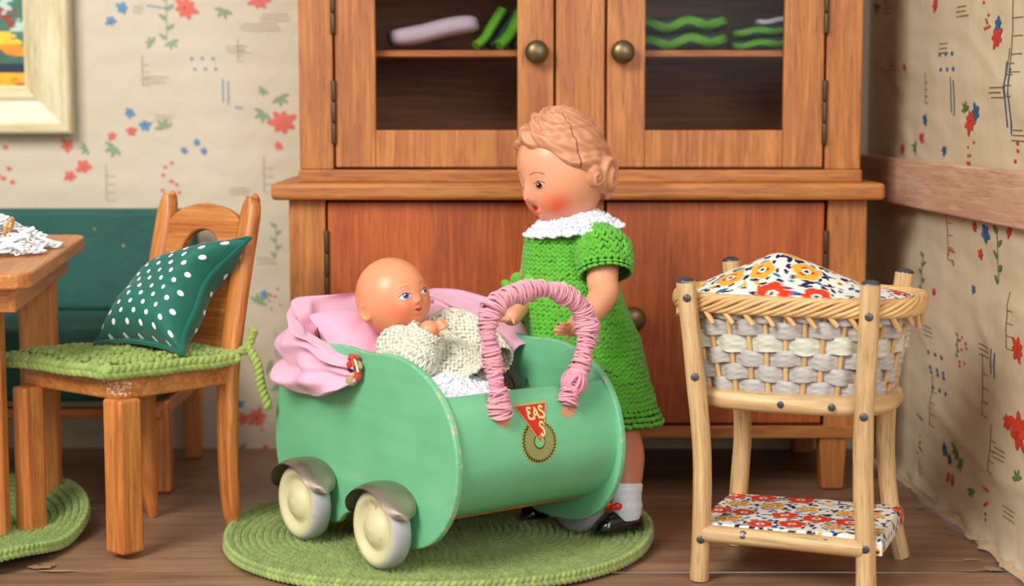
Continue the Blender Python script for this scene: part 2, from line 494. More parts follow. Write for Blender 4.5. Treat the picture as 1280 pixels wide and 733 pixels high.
def f_green(nt, p):
    g = attr(nt, 'gc').outputs['Vector']; w = attr(nt, 'col').outputs['Color']
    n = noise(nt, g, 1, 4, .5, (3, 30, 30)); n2 = noise(nt, g, 8, 4)
    c = mixc(nt, n, srgb(108, 186, 134), srgb(128, 206, 156))
    c = mixc(nt, mth(nt, 'MULTIPLY', ramp(nt, n2, [(.4, (0, 0, 0)), (.8, (1, 1, 1))]), .4), c, srgb(90, 172, 118))
    chip = noise(nt, g, 38, 5, .75); edge = mth(nt, 'MULTIPLY', w, ramp(nt, chip, [(.53, (0, 0, 0)), (.62, (1, 1, 1))]))
    c = mixc(nt, edge, c, srgb(206, 190, 150))
    chip2 = noise(nt, g, 1, 4, .6, (70, 160, 70))
    c = mixc(nt, ramp(nt, chip2, [(.735, (0, 0, 0)), (.76, (1, 1, 1))]), c, srgb(190, 160, 110))
    base(nt, p, c); p.inputs['Roughness'].default_value = .38; p.inputs['Coat Weight'].default_value = .2; p.inputs['Coat Roughness'].default_value = .25
    bump(nt, p, n, .12, .001)
M['green'] = mat('pram_green_paint', f_green)
def f_cream(nt, p):
    g = attr(nt, 'gc').outputs['Vector']; w = attr(nt, 'col').outputs['Color']
    n = noise(nt, g, 22, 5, .65)
    rust = ramp(nt, noise(nt, g, 26, 5, .7), [(.60, (0, 0, 0)), (.68, (1, 1, 1))])
    base(nt, p, mixc(nt, mth(nt, 'MULTIPLY', rust, .75), w, srgb(186, 140, 92)))
    p.inputs['Roughness'].default_value = .42; bump(nt, p, n, .2, .001)
M['cream'] = mat('cream_wheel_paint', f_cream)
def f_floor(nt, p):
    g = attr(nt, 'gc').outputs['Vector']
    n = noise(nt, g, 1, 4, .6, (1.6, 22, 1)); c = ramp(nt, n, [(.25, srgb(116, 86, 66)), (.5, srgb(152, 114, 86)), (.75, srgb(178, 140, 110))])
    b2 = noise(nt, g, 1, 3, .5, (1.2, 3, 1)); c = mixc(nt, mth(nt, 'MULTIPLY', ramp(nt, b2, [(.4, (0, 0, 0)), (.65, (1, 1, 1))]), .45), c, srgb(106, 76, 56))
    sc = ramp(nt, noise(nt, g, 1, 5, .7, (7, 190, 1)), [(.63, (0, 0, 0)), (.70, (1, 1, 1))])
    c = mixc(nt, mth(nt, 'MULTIPLY', sc, .5), c, srgb(196, 152, 118))
    dk = ramp(nt, noise(nt, g, 1, 4, .6, (6, 120, 1)), [(.30, (1, 1, 1)), (.40, (0, 0, 0))])
    c = mixc(nt, mth(nt, 'MULTIPLY', dk, .55), c, srgb(76, 46, 34))
    c = mixc(nt, attr(nt, 'col').outputs['Fac'], c, srgb(200, 160, 124))
    base(nt, p, c); p.inputs['Roughness'].default_value = .42; bump(nt, p, noise(nt, g, 1, 4, .6, (6, 130, 1)), .4, .002)
M['floor'] = mat('worn_brown_floor', f_floor)
def f_glass(nt, p):
    out = [n for n in nt.nodes if n.type == 'OUTPUT_MATERIAL'][0]
    t = nd(nt, 'ShaderNodeBsdfTransparent', {'Color': (.93, .89, .86, 1)}); gl = nd(nt, 'ShaderNodeBsdfGlossy', {'Roughness': .12})
    fr = nd(nt, 'ShaderNodeFresnel', {'IOR': 1.14}); mx = nd(nt, 'ShaderNodeMixShader', {0: fr.outputs[0], 1: t.outputs[0], 2: gl.outputs[0]})
    nt.links.new(mx.outputs[0], out.inputs[0])
M['glass'] = mat('window_glass', f_glass)
def f_dots(nt, p):
    g = attr(nt, 'gc').outputs['Vector']; s = nd(nt, 'ShaderNodeSeparateXYZ', {0: g})
    x, y = s.outputs[0], s.outputs[1]
    def cell(dx, dy):
        a = mth(nt, 'SUBTRACT', mth(nt, 'FRACT', mth(nt, 'ADD', mth(nt, 'MULTIPLY', x, 8.0), dx)), .5)
        b_ = mth(nt, 'SUBTRACT', mth(nt, 'FRACT', mth(nt, 'ADD', mth(nt, 'MULTIPLY', y, 8.0), dy)), .5)
        return mth(nt, 'SQRT', mth(nt, 'ADD', mth(nt, 'MULTIPLY', a, a), mth(nt, 'MULTIPLY', b_, b_)))
    d = mth(nt, 'MINIMUM', cell(0, 0), cell(.5, .5))
    k = mth(nt, 'LESS_THAN', d, .125)
    n = noise(nt, g, 14, 3)
    base(nt, p, mixc(nt, k, mixc(nt, n, srgb(0, 84, 66), srgb(10, 112, 92)), srgb(250, 252, 250)))
    p.inputs['Roughness'].default_value = .7; p.inputs['Sheen Weight'].default_value = .2
    bump(nt, p, noise(nt, g, 160, 2), .3, .001)
M['dots'] = mat('dotted_green_cotton', f_dots)
def f_sofa(nt, p):
    g = attr(nt, 'gc').outputs['Vector']
    n = noise(nt, g, 1, 4, .6, (30, 6, 120)); n2 = noise(nt, g, 9, 3)
    c = mixc(nt, n, srgb(16, 62, 56), srgb(44, 104, 92)); c = mixc(nt, mth(nt, 'MULTIPLY', n2, .3), c, srgb(70, 120, 104))
    sp = ramp(nt, noise(nt, g, 30, 1), [(.80, (0, 0, 0)), (.82, (1, 1, 1))]); c = mixc(nt, sp, c, srgb(190, 160, 110))
    base(nt, p, c); p.inputs['Roughness'].default_value = .8; bump(nt, p, noise(nt, g, 220, 2), .4, .001)
M['sofa'] = mat('dark_teal_weave', f_sofa)

# ------------------------------------------------------------------ floral print
def floral(U, Vv, seed=1, sc=1.0):
    """colour of the flower print at cloth coordinates (arrays)"""
    r = np.random.default_rng(seed)
    x = np.asarray(U).ravel() * sc; y = np.asarray(Vv).ravel() * sc
    n = len(x); C = np.tile(srgb(232, 228, 214), (n, 1))
    navy, blue, red, yel, wht = srgb(30, 34, 74), srgb(44, 108, 158), srgb(226, 62, 26), srgb(230, 170, 56), srgb(236, 232, 220)
    x0, x1, y0, y1 = x.min() - .06, x.max() + .06, y.min() - .06, y.max() + .06
    step = .061
    ctr = []
    i = 0
    for gy in np.arange(y0, y1, step):
        for gx in np.arange(x0, x1, step):
            ctr.append((gx + (step / 2 if i % 2 else 0) + r.uniform(-.01, .01), gy + r.uniform(-.01, .01), r.integers(0, 5), r.uniform(0, 6.28), r.uniform(.85, 1.15)))
        i += 1
    # small leaves and specks first
    for gy in np.arange(y0, y1, step * .3):
        for gx in np.arange(x0, x1, step * .3):
            cx, cy = gx + r.uniform(-.01, .01), gy + r.uniform(-.01, .01); a = r.uniform(0, 3.14); k = r.integers(0, 10)
            la, lb = r.uniform(.005, .011), r.uniform(.0025, .0045)
            q = np.abs(x - cx) + np.abs(y - cy) < .03
            if not q.any(): continue
            dx, dy = x[q] - cx, y[q] - cy; u = dx * math.cos(a) + dy * math.sin(a); w = -dx * math.sin(a) + dy * math.cos(a)
            w = w + 8 * u * u * (1 if k % 2 else -1)
            ins = (u / la) ** 2 + (w / lb) ** 2 < 1
            idx = np.where(q)[0][ins]; C[idx] = navy if k < 6 else (blue if k < 9 else yel)
    for cx, cy, kind, ph, sz in ctr:
        R = .0235 * sz if kind in (0, 1) else (.021 * sz if kind in (2, 3) else .018 * sz)
        q = (np.abs(x - cx) < .045) & (np.abs(y - cy) < .045)
        if not q.any(): continue
        dx, dy = x[q] - cx, y[q] - cy; d = np.hypot(dx, dy); a = np.arctan2(dy, dx) + ph
        idx = np.where(q)[0]
        rr = R * (.82 + .18 * np.abs(np.cos(2.5 * a)))
        lf = (d < rr * 1.28) & (np.sin(a * 7 + kind) > .25); C[idx[lf]] = navy
        body = {0: red, 1: red, 2: yel, 3: yel, 4: wht}[int(kind)]
        C[idx[d < rr * 1.06]] = wht
        C[idx[d < rr]] = body
        if kind < 4:
            pet = (np.abs(np.cos(2.5 * a)) < .12) & (d > rr * .45) & (d < rr * .9); C[idx[pet]] = tuple(np.array(body) * .65)
        if kind in (2, 3): C[idx[(d < rr * .55) & (np.cos(3 * a) > .1)]] = red
        C[idx[d < R * .30]] = wht if kind < 4 else yel
        C[idx[d < R * .15]] = navy
    return C
# ================================================================== SETTING
WY = 5.07
CORN = np.array([1.02, WY, 0]); WD = nz(np.array([.0582, -1, 0])); WN = np.array([-WD[1] * -1, 0, 0])
WN = nz(np.array([-1, -.0582, 0]))
def wrinkle(a, b, seed):
    P = np.stack([a, b], -1)
    r = vnoise(P, 2.0, seed, 3) * .006 + vnoise(P * np.array([1.0, 2.2]), 5.0, seed + 1, 3) * .0028
    r2 = 1 - np.abs(vnoise(P * np.array([1.0, 1.2]), 2.2, seed + 2, 2))
    return r + np.clip(r2 - .88, 0, 1) * .020
def wall_back_pt(a, b, off=0.0):
    a = np.asarray(a, float); b = np.asarray(b, float)
    d = wrinkle(a, b, 1) * .6 * np.clip((1.0 - a) * 8, 0, 1)
    return np.stack([a, np.full_like(a, WY) - d - off, b], -1)
def wall_right_pt(a, b, off=0.0):
    a = np.asarray(a, float); b = np.asarray(b, float)
    d = wrinkle(a * .45, b, 5) * 1.5 * np.clip(a * 6, 0, 1)
    P = CORN + a[..., None] * WD + (d + off)[..., None] * WN
    P[..., 2] = b; return P
RED, BLU, GRN, BRN, YLW = srgb(222, 104, 88), srgb(96, 142, 180), srgb(138, 162, 122), srgb(168, 156, 128), srgb(228, 190, 110)
RED2, BLU2, GRN2, BRN2 = srgb(206, 62, 44), srgb(44, 100, 142), srgb(90, 124, 66), srgb(122, 104, 66)
class Paper:
    sx = sz = 1.0; cen = (0, 0)
    def __init__(s, b, fn): s.b, s.fn, s.k = b, fn, 0
    def poly(s, pts, c):
        pts = np.asarray(pts, float); s.k += 1; pts = (pts - s.cen) * [s.sx, s.sz] + s.cen
        P = s.fn(pts[:, 0], pts[:, 1], .0016 + .0002 * (s.k % 5)); ctr = P.mean(0)
        n = len(P); s.b.add(np.concatenate([P, ctr[None]]), [[i, (i + 1) % n, n] for i in range(n)], 0, c)
    def petal(s, a, b, ang, l, w, c, n=8):
        t = np.linspace(0, 2 * pi, n, endpoint=False); x = (1 - np.cos(t)) / 2 * l; y = np.sin(t) * w * (.6 + .4 * np.cos(t * .5) ** 2)
        s.poly(np.stack([a + x * math.cos(ang) - y * math.sin(ang), b + x * math.sin(ang) + y * math.cos(ang)], 1), c)
    def flower(s, a, b, r, c, n=6, ph=0.3):
        for k in range(n): s.petal(a, b, ph + 2 * pi * k / n, r * (.85 + .3 * ((k * 7) % 3) / 2), r * (.46 if n < 6 else .34), c)
        s.petal(a - r * .2, b, 0, r * .4, r * .2, tuple(x * .55 for x in c))
    def line(s, a0, b0, a1, b1, w, c):
        n = max(1, int(math.hypot(a1 - a0, b1 - b0) / .02)); d = nz(np.array([a1 - a0, b1 - b0])); q = np.array([-d[1], d[0]]) * w / 2
        for i in range(n):
            p = np.array([a0, b0]) + (np.array([a1 - a0, b1 - b0])) * i / n; e = np.array([a0, b0]) + (np.array([a1 - a0, b1 - b0])) * (i + 1) / n
            s.poly([p - q, e - q, e + q, p + q], c)
    def dot(s, a, b, r, c): s.petal(a - r, b, 0, 2 * r, r, c, 7)
def deco(P, kind, a, b, r, pal, ph=0.3, rr=random):
    R, B, G, N = pal; P.cen = (a, b)
    if kind == 'F': P.flower(a, b, r, R, 7, ph)
    elif kind == 'f': P.flower(a, b, r, R, 5, ph)
    elif kind == 'b': P.flower(a, b, r, B, 5, ph)
    elif kind == 'l':
        for k in range(4): P.petal(a, b, ph + k * .9, r, r * .25, G)
    elif kind == 's':
        P.line(a, b - r, a, b + r, .0022, G)
        for k in range(5): P.petal(a, b - r + k * r * .45, (.6 if k % 2 else 2.5), r * .45, r * .12, G)
    elif kind == 'r':
        for k in range(8): P.dot(a + rr.uniform(-r, r) * .6, b + rr.uniform(-r, r), r * .13, R)
    elif kind == 'h':
        for k in range(3): P.line(a - r + rr.uniform(0, .3) * r, b + k * .009, a + r - rr.uniform(0, .5) * r, b + k * .009, .0018, N)
    elif kind == 'v':
        P.line(a, b - r, a, b + r, .0022, N)
        for k in range(4): P.line(a, b - r + k * .45 * r, a + r * .5, b - r + k * .45 * r, .0016, N)
    elif kind == 'B':
        P.line(a, b - r, a, b + r, .0035, B); P.line(a + .015, b - r * 1.2, a + .015, b + r * .8, .0035, B)
    elif kind == 'd':
        for k in range(3): P.dot(a + k * .03, b, .0055, B); P.dot(a + .008 + k * .03, b - .03, .0055, B)
    elif kind == '-': P.line(a - r, b, a + r, b - r * .3, .004, B)
    elif kind == 't':
        P.petal(a - r * .5, b, 1.3, r, r * .3, R); P.petal(a + r * .5, b, 1.7, r, r * .34, R)

b = Buf()
na, nb = 240, 130
A_, B_ = np.meshgrid(np.linspace(-2.7, 1.02, na), np.linspace(-.01, 1.75, nb), indexing='ij')
Pt = wall_back_pt(A_, B_)
c0 = np.array(srgb(212, 198, 172)); st = vnoise(np.stack([A_, B_], -1), 1.2, 9, 3)[..., None] * .05
lines = (np.sin(B_ * 380) * .02)[..., None]
add_grid(b, Pt, col=np.clip(c0 * (1 + st + lines), 0, 1), flip=True)
P = Paper(b, wall_back_pt); pal = (RED, BLU, GRN, BRN)
for kind, u, v, r in [('F', 232, 10, 15), ('F', 353, 153, 17), ('F', 321, 522, 13), ('f', 304, 524, 8), ('b', 153, 10, 8), ('b', 139, 26, 7), ('b', 162, 141, 7), ('b', 181, 157, 8),
        ('f', 164, 164, 7), ('f', 140, 170, 6), ('f', 105, 208, 10), ('f', 88, 220, 8), ('f', 84, 182, 9), ('r', 10, 203, 28), ('r', 212, 222, 20), ('f', 348, 182, 6), ('l', 143, 184, 13), ('l', 108, 185, 9),
        ('s', 208, 22, 26), ('l', 214, 52, 10), ('l', 280, 12, 12), ('l', 190, 54, 9), ('l', 330, 141, 13), ('l', 350, 121, 12), ('l', 330, 112, 8), ('h', 325, 38, 26), ('h', 345, 26, 22), ('v', 178, 88, 18), ('h', 195, 104, 18),
        ('v', 133, 228, 22), ('h', 297, 66, 16), ('v', 297, 62, 14), ('v', 330, 218, 22), ('d', 240, 73, 1), ('B', 279, 113, 14), ('-', 299, 134, 5), ('b', 230, 188, 5), ('b', 246, 178, 5), ('b', 255, 189, 5), ('h', 205, 152, 14), ('l', 205, 160, 12),
        ('h', 300, 243, 16), ('l', 322, 378, 12), ('b', 330, 368, 6), ('r', 345, 375, 14), ('l', 350, 480, 14), ('b', 300, 505, 6), ('s', 345, 300, 20), ('h', 335, 330, 14), ('l', 300, 560, 10), ('v', 345, 430, 16), ('r', 240, 300, 9),
        ('l', 335, 458, 10), ('f', 332, 560, 5), ('h', 110, 545, 20), ('v', 60, 535, 12), ('h', 160, 530, 20)]:
    w = pl(u, v, [0, WY, 0], [0, 1, 0]); deco(P, kind, w[0], w[2], r / 422.0, pal, u * .37)
rr = random.Random(4)
for k in range(150):
    a, bb = rr.uniform(-2.6, .95), rr.uniform(.06, 1.7)
    if a > -1.47 and .45 < bb < 1.22 and a < -.5: continue
    deco(P, rr.choice('FfblsrhvBdl-'), a, bb, rr.uniform(.014, .034), pal, rr.uniform(0, 6), rr)
wb = mk('wall_back', b, M['paper']); tag(wb, kind='structure')

b = Buf()
na, nb = 220, 150
A_, B_ = np.meshgrid(np.linspace(0, 2.15, na), np.linspace(0, 1.75, nb), indexing='ij')
Bz = B_.copy(); low = np.clip(1 - B_ / .02, 0, 1); Bz = B_ + low * (.006 + .012 * np.clip(vnoise(np.stack([A_, A_ * 0], -1), 9, 3, 3), -1, 1)) + .0
Pt = wall_right_pt(A_, B_); Pt[..., 2] = Bz; Pt = Pt + (np.clip(1 - B_ / .05, 0, 1) * (.012 + .014 * vnoise(np.stack([A_, B_ * 2], -1), 7, 8, 2)))[..., None] * WN
st = vnoise(np.stack([A_, B_], -1), 1.6, 12, 3)[..., None] * .07
add_grid(b, Pt, col=np.clip(np.array(srgb(212, 194, 160)) * (1 + st), 0, 1), flip=False)
P = Paper(b, wall_right_pt); P.sx, P.sz = 1.7, 1.25; pal = (RED2, BLU2, GRN2, BRN2)
def wr(u, v):
    w = pl(u, v, CORN, WN); return np.dot(w - CORN, WD), w[2]
for kind, u, v, r in [('F', 1213, 152, 13), ('b', 1221, 140, 9), ('l', 1207, 138, 10), ('F', 1246, 46, 12), ('b', 1247, 30, 8), ('r', 1213, 190, 16), ('r', 1236, 18, 16), ('F', 1171, 6, 8), ('v', 1266, 40, 36), ('v', 1262, 90, 22), ('h', 1250, 122, 18), ('h', 1205, 20, 16), ('h', 1180, 66, 14),
        ('B', 1188, 118, 18), ('d', 1175, 68, 1), ('B', 1260, 118, 30), ('b', 1155, 150, 7), ('f', 1150, 173, 7), ('f', 1128, 186, 7), ('l', 1143, 184, 9), ('b', 1177, 188, 6), ('h', 1115, 88, 14), ('f', 1131, 84, 5), ('v', 1155, 110, 16), ('r', 1275, 190, 20), ('h', 1272, 176, 14),
        ('s', 1246, 320, 26), ('b', 1232, 292, 10), ('f', 1223, 318, 6), ('F', 1218, 284, 6), ('v', 1180, 290, 28), ('r', 1183, 325, 16), ('f', 1262, 290, 6), ('s', 1150, 340, 20), ('f', 1165, 365, 5), ('b', 1215, 362, 5),
        ('F', 1276, 540, 19), ('F', 1262, 528, 9), ('t', 1188, 606, 13), ('l', 1196, 563, 12), ('b', 1180, 562, 8), ('b', 1186, 575, 6), ('l', 1200, 578, 9), ('d', 1161, 440, 1), ('d', 1163, 465, 1), ('r', 1203, 440, 16), ('v', 1228, 480, 30), ('h', 1232, 445, 18), ('h', 1160, 420, 14), ('v', 1163, 500, 26),
        ('-', 1150, 520, 9), ('B', 1241, 452, 12), ('r', 1235, 630, 16), ('-', 1200, 648, 10), ('l', 1215, 612, 8), ('l', 1275, 600, 10), ('F', 1275, 437, 12), ('s', 1196, 432, 12), ('v', 1262, 400, 26), ('h', 1252, 575, 14), ('v', 1240, 560, 22), ('h', 1262, 650, 14), ('r', 1150, 560, 14), ('v', 1150, 590, 16)]:
    a, bb = wr(u, v); deco(P, kind, a, bb, r / 520.0, pal, u * .37)
for k in range(60):
    a, bb = rr.uniform(1.45, 2.1), rr.uniform(.06, 1.7); deco(P, rr.choice('FfblsrhvB-'), a, bb, rr.uniform(.014, .03), pal, rr.uniform(0, 6), rr)
for k in range(40):
    a, bb = rr.uniform(.05, 1.4), rr.uniform(1.2, 1.7); deco(P, rr.choice('FfblsrhvB-'), a, bb, rr.uniform(.014, .03), pal, rr.uniform(0, 6), rr)
# torn strip of paper curling onto the boards
s_ = np.linspace(.35, 2.1, 120); t_ = np.linspace(0, 1, 6); A2, T2 = np.meshgrid(s_, t_, indexing='ij')
wdt = .012 + .022 * np.clip(vnoise(np.stack([A2, A2 * 0], -1), 8, 21, 3), -.3, 1)
Pt = CORN + A2[..., None] * WD + (T2 * wdt + .012)[..., None] * WN; Pt[..., 2] = .012 * (1 - T2) ** 2 + .003 + .004 * np.abs(np.sin(A2 * 40 + T2 * 3))
add_grid(b, Pt, col=srgb(204, 176, 140))
wr_o = mk('wall_right', b, M['paper']); tag(wr_o, kind='structure')

# beech rail on the right wall
b = Buf(); L = 2.15; mid = CORN + WD * L / 2 + WN * .022
box(b, mid + np.array([0, 0, .797]), (L, .022, .120), basis(WD), .004)
tag(mk('trim_1', b, M['beech']), kind='structure')

# floor: two broad worn boards and the splintered seam between them
b = Buf()
def floor_part(y0, y1, off):
    X, Y = np.meshgrid(np.linspace(-2.8, 1.6, 120), np.linspace(y0, y1, 30), indexing='ij')
    Z = vnoise(np.stack([X, Y], -1), 1.5, off, 2) * .0015 - .0015
    Z = Z - .004 * (np.clip(1 - (Y - y0) / .006, 0, 1) + np.clip(1 - (y1 - Y) / .006, 0, 1))
    add_grid(b, np.stack([X, Y, Z], -1), gc=np.stack([X + off, Y + off * 3, X * 0], -1), col=(0, 0, 0))
floor_part(3.7095, 5.2, 0.); floor_part(2.4, 3.7105, 3.)
x = np.linspace(-1.35, 1.15, 500); wv = .0004 + .0022 * np.clip(vnoise(x[:, None], 14, 4, 3), 0, 1) + .0105 * np.exp(-((x + .98) / .03) ** 2) + .006 * np.exp(-((x - 1.0) / .03) ** 2)
wv = wv * (np.abs(vnoise(x[:, None], 6, 31, 2)) > .08)
yc = 3.7100 + .0015 * vnoise(x[:, None], 5, 6, 2)
add_grid(b, np.stack([np.stack([x, yc - wv, x * 0 - .0008], -1), np.stack([x, yc + wv * .4, x * 0 - .0008], -1)], 1), col=(.5, .5, .5))
for (u, v, w_) in [(196, 727, 46), (700, 720, 30), (150, 447 + 265, 20), (1180, 702, 40), (1230, 726, 30), (430, 728, 30), (1160, 690, 24), (860, 716, 50)]:
    c = fl(u, v); xx = np.linspace(-1, 1, 30) * w_ / 590; ww = .0012 * (1 - (xx * 590 / w_) ** 2) * (1 + .6 * vnoise(xx[:, None], 60, u, 2))
    add_grid(b, np.stack([np.stack([c[0] + xx, c[1] - ww, xx * 0 + .0006], -1), np.stack([c[0] + xx, c[1] + ww, xx * 0 + .0006], -1)], 1), col=(.7, .7, .7))
for (u, v, r_) in [(50, 709, 24), (62, 706, 18), (1215, 700, 16), (1240, 712, 20), (1190, 668, 8), (1170, 650, 6), (1150, 636, 7)]:   # chipped paint
    c = fl(u, v); t = np.linspace(0, 2 * pi, 24, endpoint=False); rad = r_ / 590 * (.7 + .5 * vnoise(np.stack([np.cos(t), np.sin(t)], -1), 2, u, 2))
    pts = np.stack([c[0] + np.cos(t) * rad, c[1] + np.sin(t) * rad * .55, t * 0 + .0008], -1)
    b.add(np.concatenate([pts, [c + [0, 0, .0008]]]), [[i, (i + 1) % 24, 24] for i in range(24)], 0, (.45, .45, .45))
tag(mk('floor', b, M['floor'], base=(0, 4, 0)), kind='structure')

# ================================================================== FRAMED PICTURE ON THE WALL
px1, pz0 = dep(91, 167, 5.03)[0], dep(91, 167, 5.03)[2]
ix1, iz0 = dep(30, 110, 5.03)[0], dep(30, 110, 5.03)[2]
px0 = px1 - .62; ix0 = px0 + (px1 - ix1); pz1 = pz0 + .52; iz1 = pz1 - (iz0 - pz0)
r_ = empty('picture_frame', ((px0 + px1) / 2, 5.03, pz0))
tag(r_, 'cream and gilt picture frame around a colourful painting on the papered wall', 'picture')
fw = px1 - ix1
b = Buf()
prof = [(0, 0), (0, .05), (.006, .055), (.02, .055), (.028, .047), (.055, .040), (.09, .034), (.105, .040), (.112, .036), (fw - .006, .020), (fw, .018), (fw, 0)]
cr = [(px1, pz0), (px1, pz1), (px0, pz1), (px0, pz0)]; dr = [(-1, 1), (-1, -1), (1, -1), (1, 1)]
for q in range(4):
    (xa, za), (xb, zb) = cr[q], cr[(q + 1) % 4]; (da, ea), (db, eb) = dr[q], dr[(q + 1) % 4]
    G = np.array([[[xa + da * w, WY - .012 - h, za + ea * w * 1.0], [xb + db * w, WY - .012 - h, zb + eb * w]] for w, h in prof])
    Ln = math.hypot(xb - xa, zb - za)
    gc = np.array([[[0, w * 2, h], [Ln, w * 2, h]] for w, h in prof]) + q * 3.3
    add_grid(b, G, gc=gc, sm=False, flip=False)
mk('frame_moulding', b, M['gold'], r_)
b = Buf()
n1, n2 = 140, 110
X, Z = np.meshgrid(np.linspace(ix0 - .01, ix1 + .01, n1), np.linspace(iz0 - .01, iz1 + .01, n2), indexing='ij')
Q = np.stack([X, Z], -1); n_ = vnoise(Q * np.array([1, 1.6]), 16, 40, 3); n2_ = vnoise(Q * np.array([1, 1.6]), 30, 41, 2); zz = (Z - iz0) / .2
palP = np.array([srgb(236, 176, 20), srgb(220, 60, 24), srgb(20, 34, 60), srgb(60, 104, 84), srgb(240, 150, 30), srgb(60, 120, 100), srgb(180, 200, 190), srgb(150, 60, 40), srgb(240, 200, 40)])
idx = np.where(zz < .22, np.where(n_ + (X - ix1) * 12 > .1, 1, 0), np.where(zz < .34, 2, np.where(zz < .62, np.where(n_ > .2, 4, 3), np.where(zz < .8, np.where(n_ > -.1, 8, 5), np.where(n2_ > .3, 6, np.where(n_ < -.3, 7, 5))))))
add_grid(b, np.stack([X, X * 0 + WY - .026, Z], -1), col=palP[idx] * (1 + .15 * n2_[..., None]), flip=True)
mk('painting', b, M['col'], r_)

# ================================================================== SOFA
r_ = empty('sofa', (-1.5, 4.7, 0)); tag(r_, 'dark teal upholstered sofa against the wall behind the table', 'sofa')
b = Buf(); box(b, (-1.5425, 4.93, .565), (1.315, .09, .285), None, .018, seg=4); mk('backrest', b, M['sofa'], r_)
b = Buf(); box(b, (-1.54, 4.655, .335), (1.30, .45, .19), None, .03, seg=4); mk('seat_cushion', b, M['sofa'], r_)
b = Buf(); box(b, (-1.54, 4.47, .21), (1.28, .03, .026), None, .004); box(b, (-1.54, 4.92, .21), (1.28, .03, .05), None, .004)
box(b, (-.905, 4.7, .215), (.03, .44, .04), None, .004, g=1); box(b, (-2.17, 4.7, .215), (.03, .44, .04), None, .004, g=1); mk('frame_rail', b, M['chair'], r_)
for x, y in ((-.905, 4.49), (-.905, 4.93), (-2.16, 4.49), (-2.16, 4.93)):
    b = Buf(); box(b, (x, y, .12), (.048, .046, .24), None, .006, g=2); mk('leg', b, M['chair'], r_)

# ================================================================== TABLE, LACE, GOLD RING
Fc = dep(36, 343, 3.66); Bc = dep(109, 293, 4.45)
U = Bc - Fc; Ln = np.linalg.norm(U); U = U / Ln; W = nz(np.array([-U[1], U[0], 0])); W = nz(W - U * np.dot(U, W)); Nn = np.cross(U, W); Nn = Nn if Nn[2] > 0 else -Nn
r_ = empty('table', (Fc[0] - .35, 4.05, .0)); tag(r_, 'light brown wooden table with rounded corners at the left edge', 'table')
def rrect(w, h, r, n=6, o=(0, 0)):
    pts = []
    for cx, cy, a0 in ((w - r, r, -pi / 2), (w - r, h - r, 0), (r, h - r, pi / 2), (r, r, pi)):
        for k in range(n + 1):
            a = a0 + pi / 2 * k / n; pts.append((cx + r * math.cos(a) + o[0], cy + r * math.sin(a) + o[1]))
    return pts
b = Buf(); prism(b, rrect(Ln, .8, .05), Fc - Nn * .017, U, W, Nn, .034, .006, seg=3); mk('tabletop', b, M['tablew'], r_)
b = Buf()
RT = np.stack([U, W, Nn], 1)
for (a, w_, la, lw) in ((Ln / 2, .05, Ln - .12, .018), (Ln / 2, .75, Ln - .12, .018), (.07, .4, .018, .7), (Ln - .07, .4, .018, .7)):
    box(b, Fc + U * a + W * w_ - Nn * .062, (la, lw, .056), RT, .003, g=0 if la > .1 else 1)
mk('apron', b, M['tablew'], r_)
TL = {}
for nm, (xx, yy) in {'fr': (-1.190, 3.93), 'br': (-1.152, 4.25), 'fl': (-1.70, 3.82), 'bl': (-1.68, 4.2)}.items():
    zt = (Fc + U * (yy - Fc[1]) / U[1])[2] - .036
    b = Buf(); box(b, (xx, yy, (zt + .02) / 2), (.088, .05, zt - .02), None, .01, g=2, seg=3); mk('leg', b, M['tablew'], r_)
TZ = lambda y: (Fc + U * (y - Fc[1]) / U[1])[2]
# crocheted lace heap
b = Buf(); cw = []
def lace_pt(a, c, hgt):   # table coordinates
    return Fc + U * a + W * c + Nn * hgt
cell = .0135
PP, DD, NN2 = [], [], []
for i in range(-30, 31):
    for j in range(-36, 37):
        x = i * cell + (j % 2) * cell / 2; y = j * cell * .87
        rad = math.hypot(x / .24, y / .22); an = math.atan2(y, x)
        if rad > 1 + .07 * math.cos(9 * an): continue
        bunch = max(0, 1 - rad) ** 1.0 * (.085 + .045 * math.sin(6 * an + 8 * rad)) + .004 + .006 * abs(math.sin(11 * an + 7 * rad))
        cc = lace_pt(.46 + x, .245 + y, bunch)
        hx = .3 * math.sin(9 * an + 3); nn = nz(Nn + W * hx + U * .4 * math.cos(7 * an + x * 40)); e_1 = nz(np.cross(nn, W)); e_2 = np.cross(nn, e_1)
        t = np.linspace(0, 2 * pi, 8, endpoint=False); rr_ = cell * .52
        ring = cc + rr_ * (np.cos(t)[:, None] * e_1 + np.sin(t)[:, None] * e_2) * (1 + .15 * np.sin(3 * t + i)[:, None])
        d = np.roll(ring, -1, 0) - np.roll(ring, 1, 0); PP.append(ring); DD.append(d); NN2.append(np.tile(nn, (8, 1)))
blobs(b, np.concatenate(PP), np.concatenate(DD), np.concatenate(NN2), .0062, .0025, 0, srgb(244, 244, 242), k=5, rr=4)
for k in range(3):    # loose folds and picots
    t = np.linspace(0, 1, 40); a = .28 + .05 * k + .03 * np.sin(t * 9 + k); c = .06 + t * .3; h = .016 + .014 * k + .012 * np.sin(t * 14 + k)
    pth = np.array([lace_pt(x, y, z) for x, y, z in zip(a, c, h)]); tube(b, pth, .006, 6, col=srgb(240, 240, 238))
lo = mk('lace_doily', b, M['yarn'], base=lace_pt(.44, .27, 0)); tag(lo, 'crumpled white crocheted lace doily lying on the wooden table', 'doily')
b = Buf(); c0 = lace_pt(.42, .12, .058); t = np.linspace(0, 2 * pi, 24, endpoint=False)
tube(b, c0 + np.stack([np.cos(t) * .004 + .008 * np.sin(t), np.cos(t) * .010, np.sin(t) * .019], 1), .0042, 7, closed=True, col=srgb(222, 160, 84))
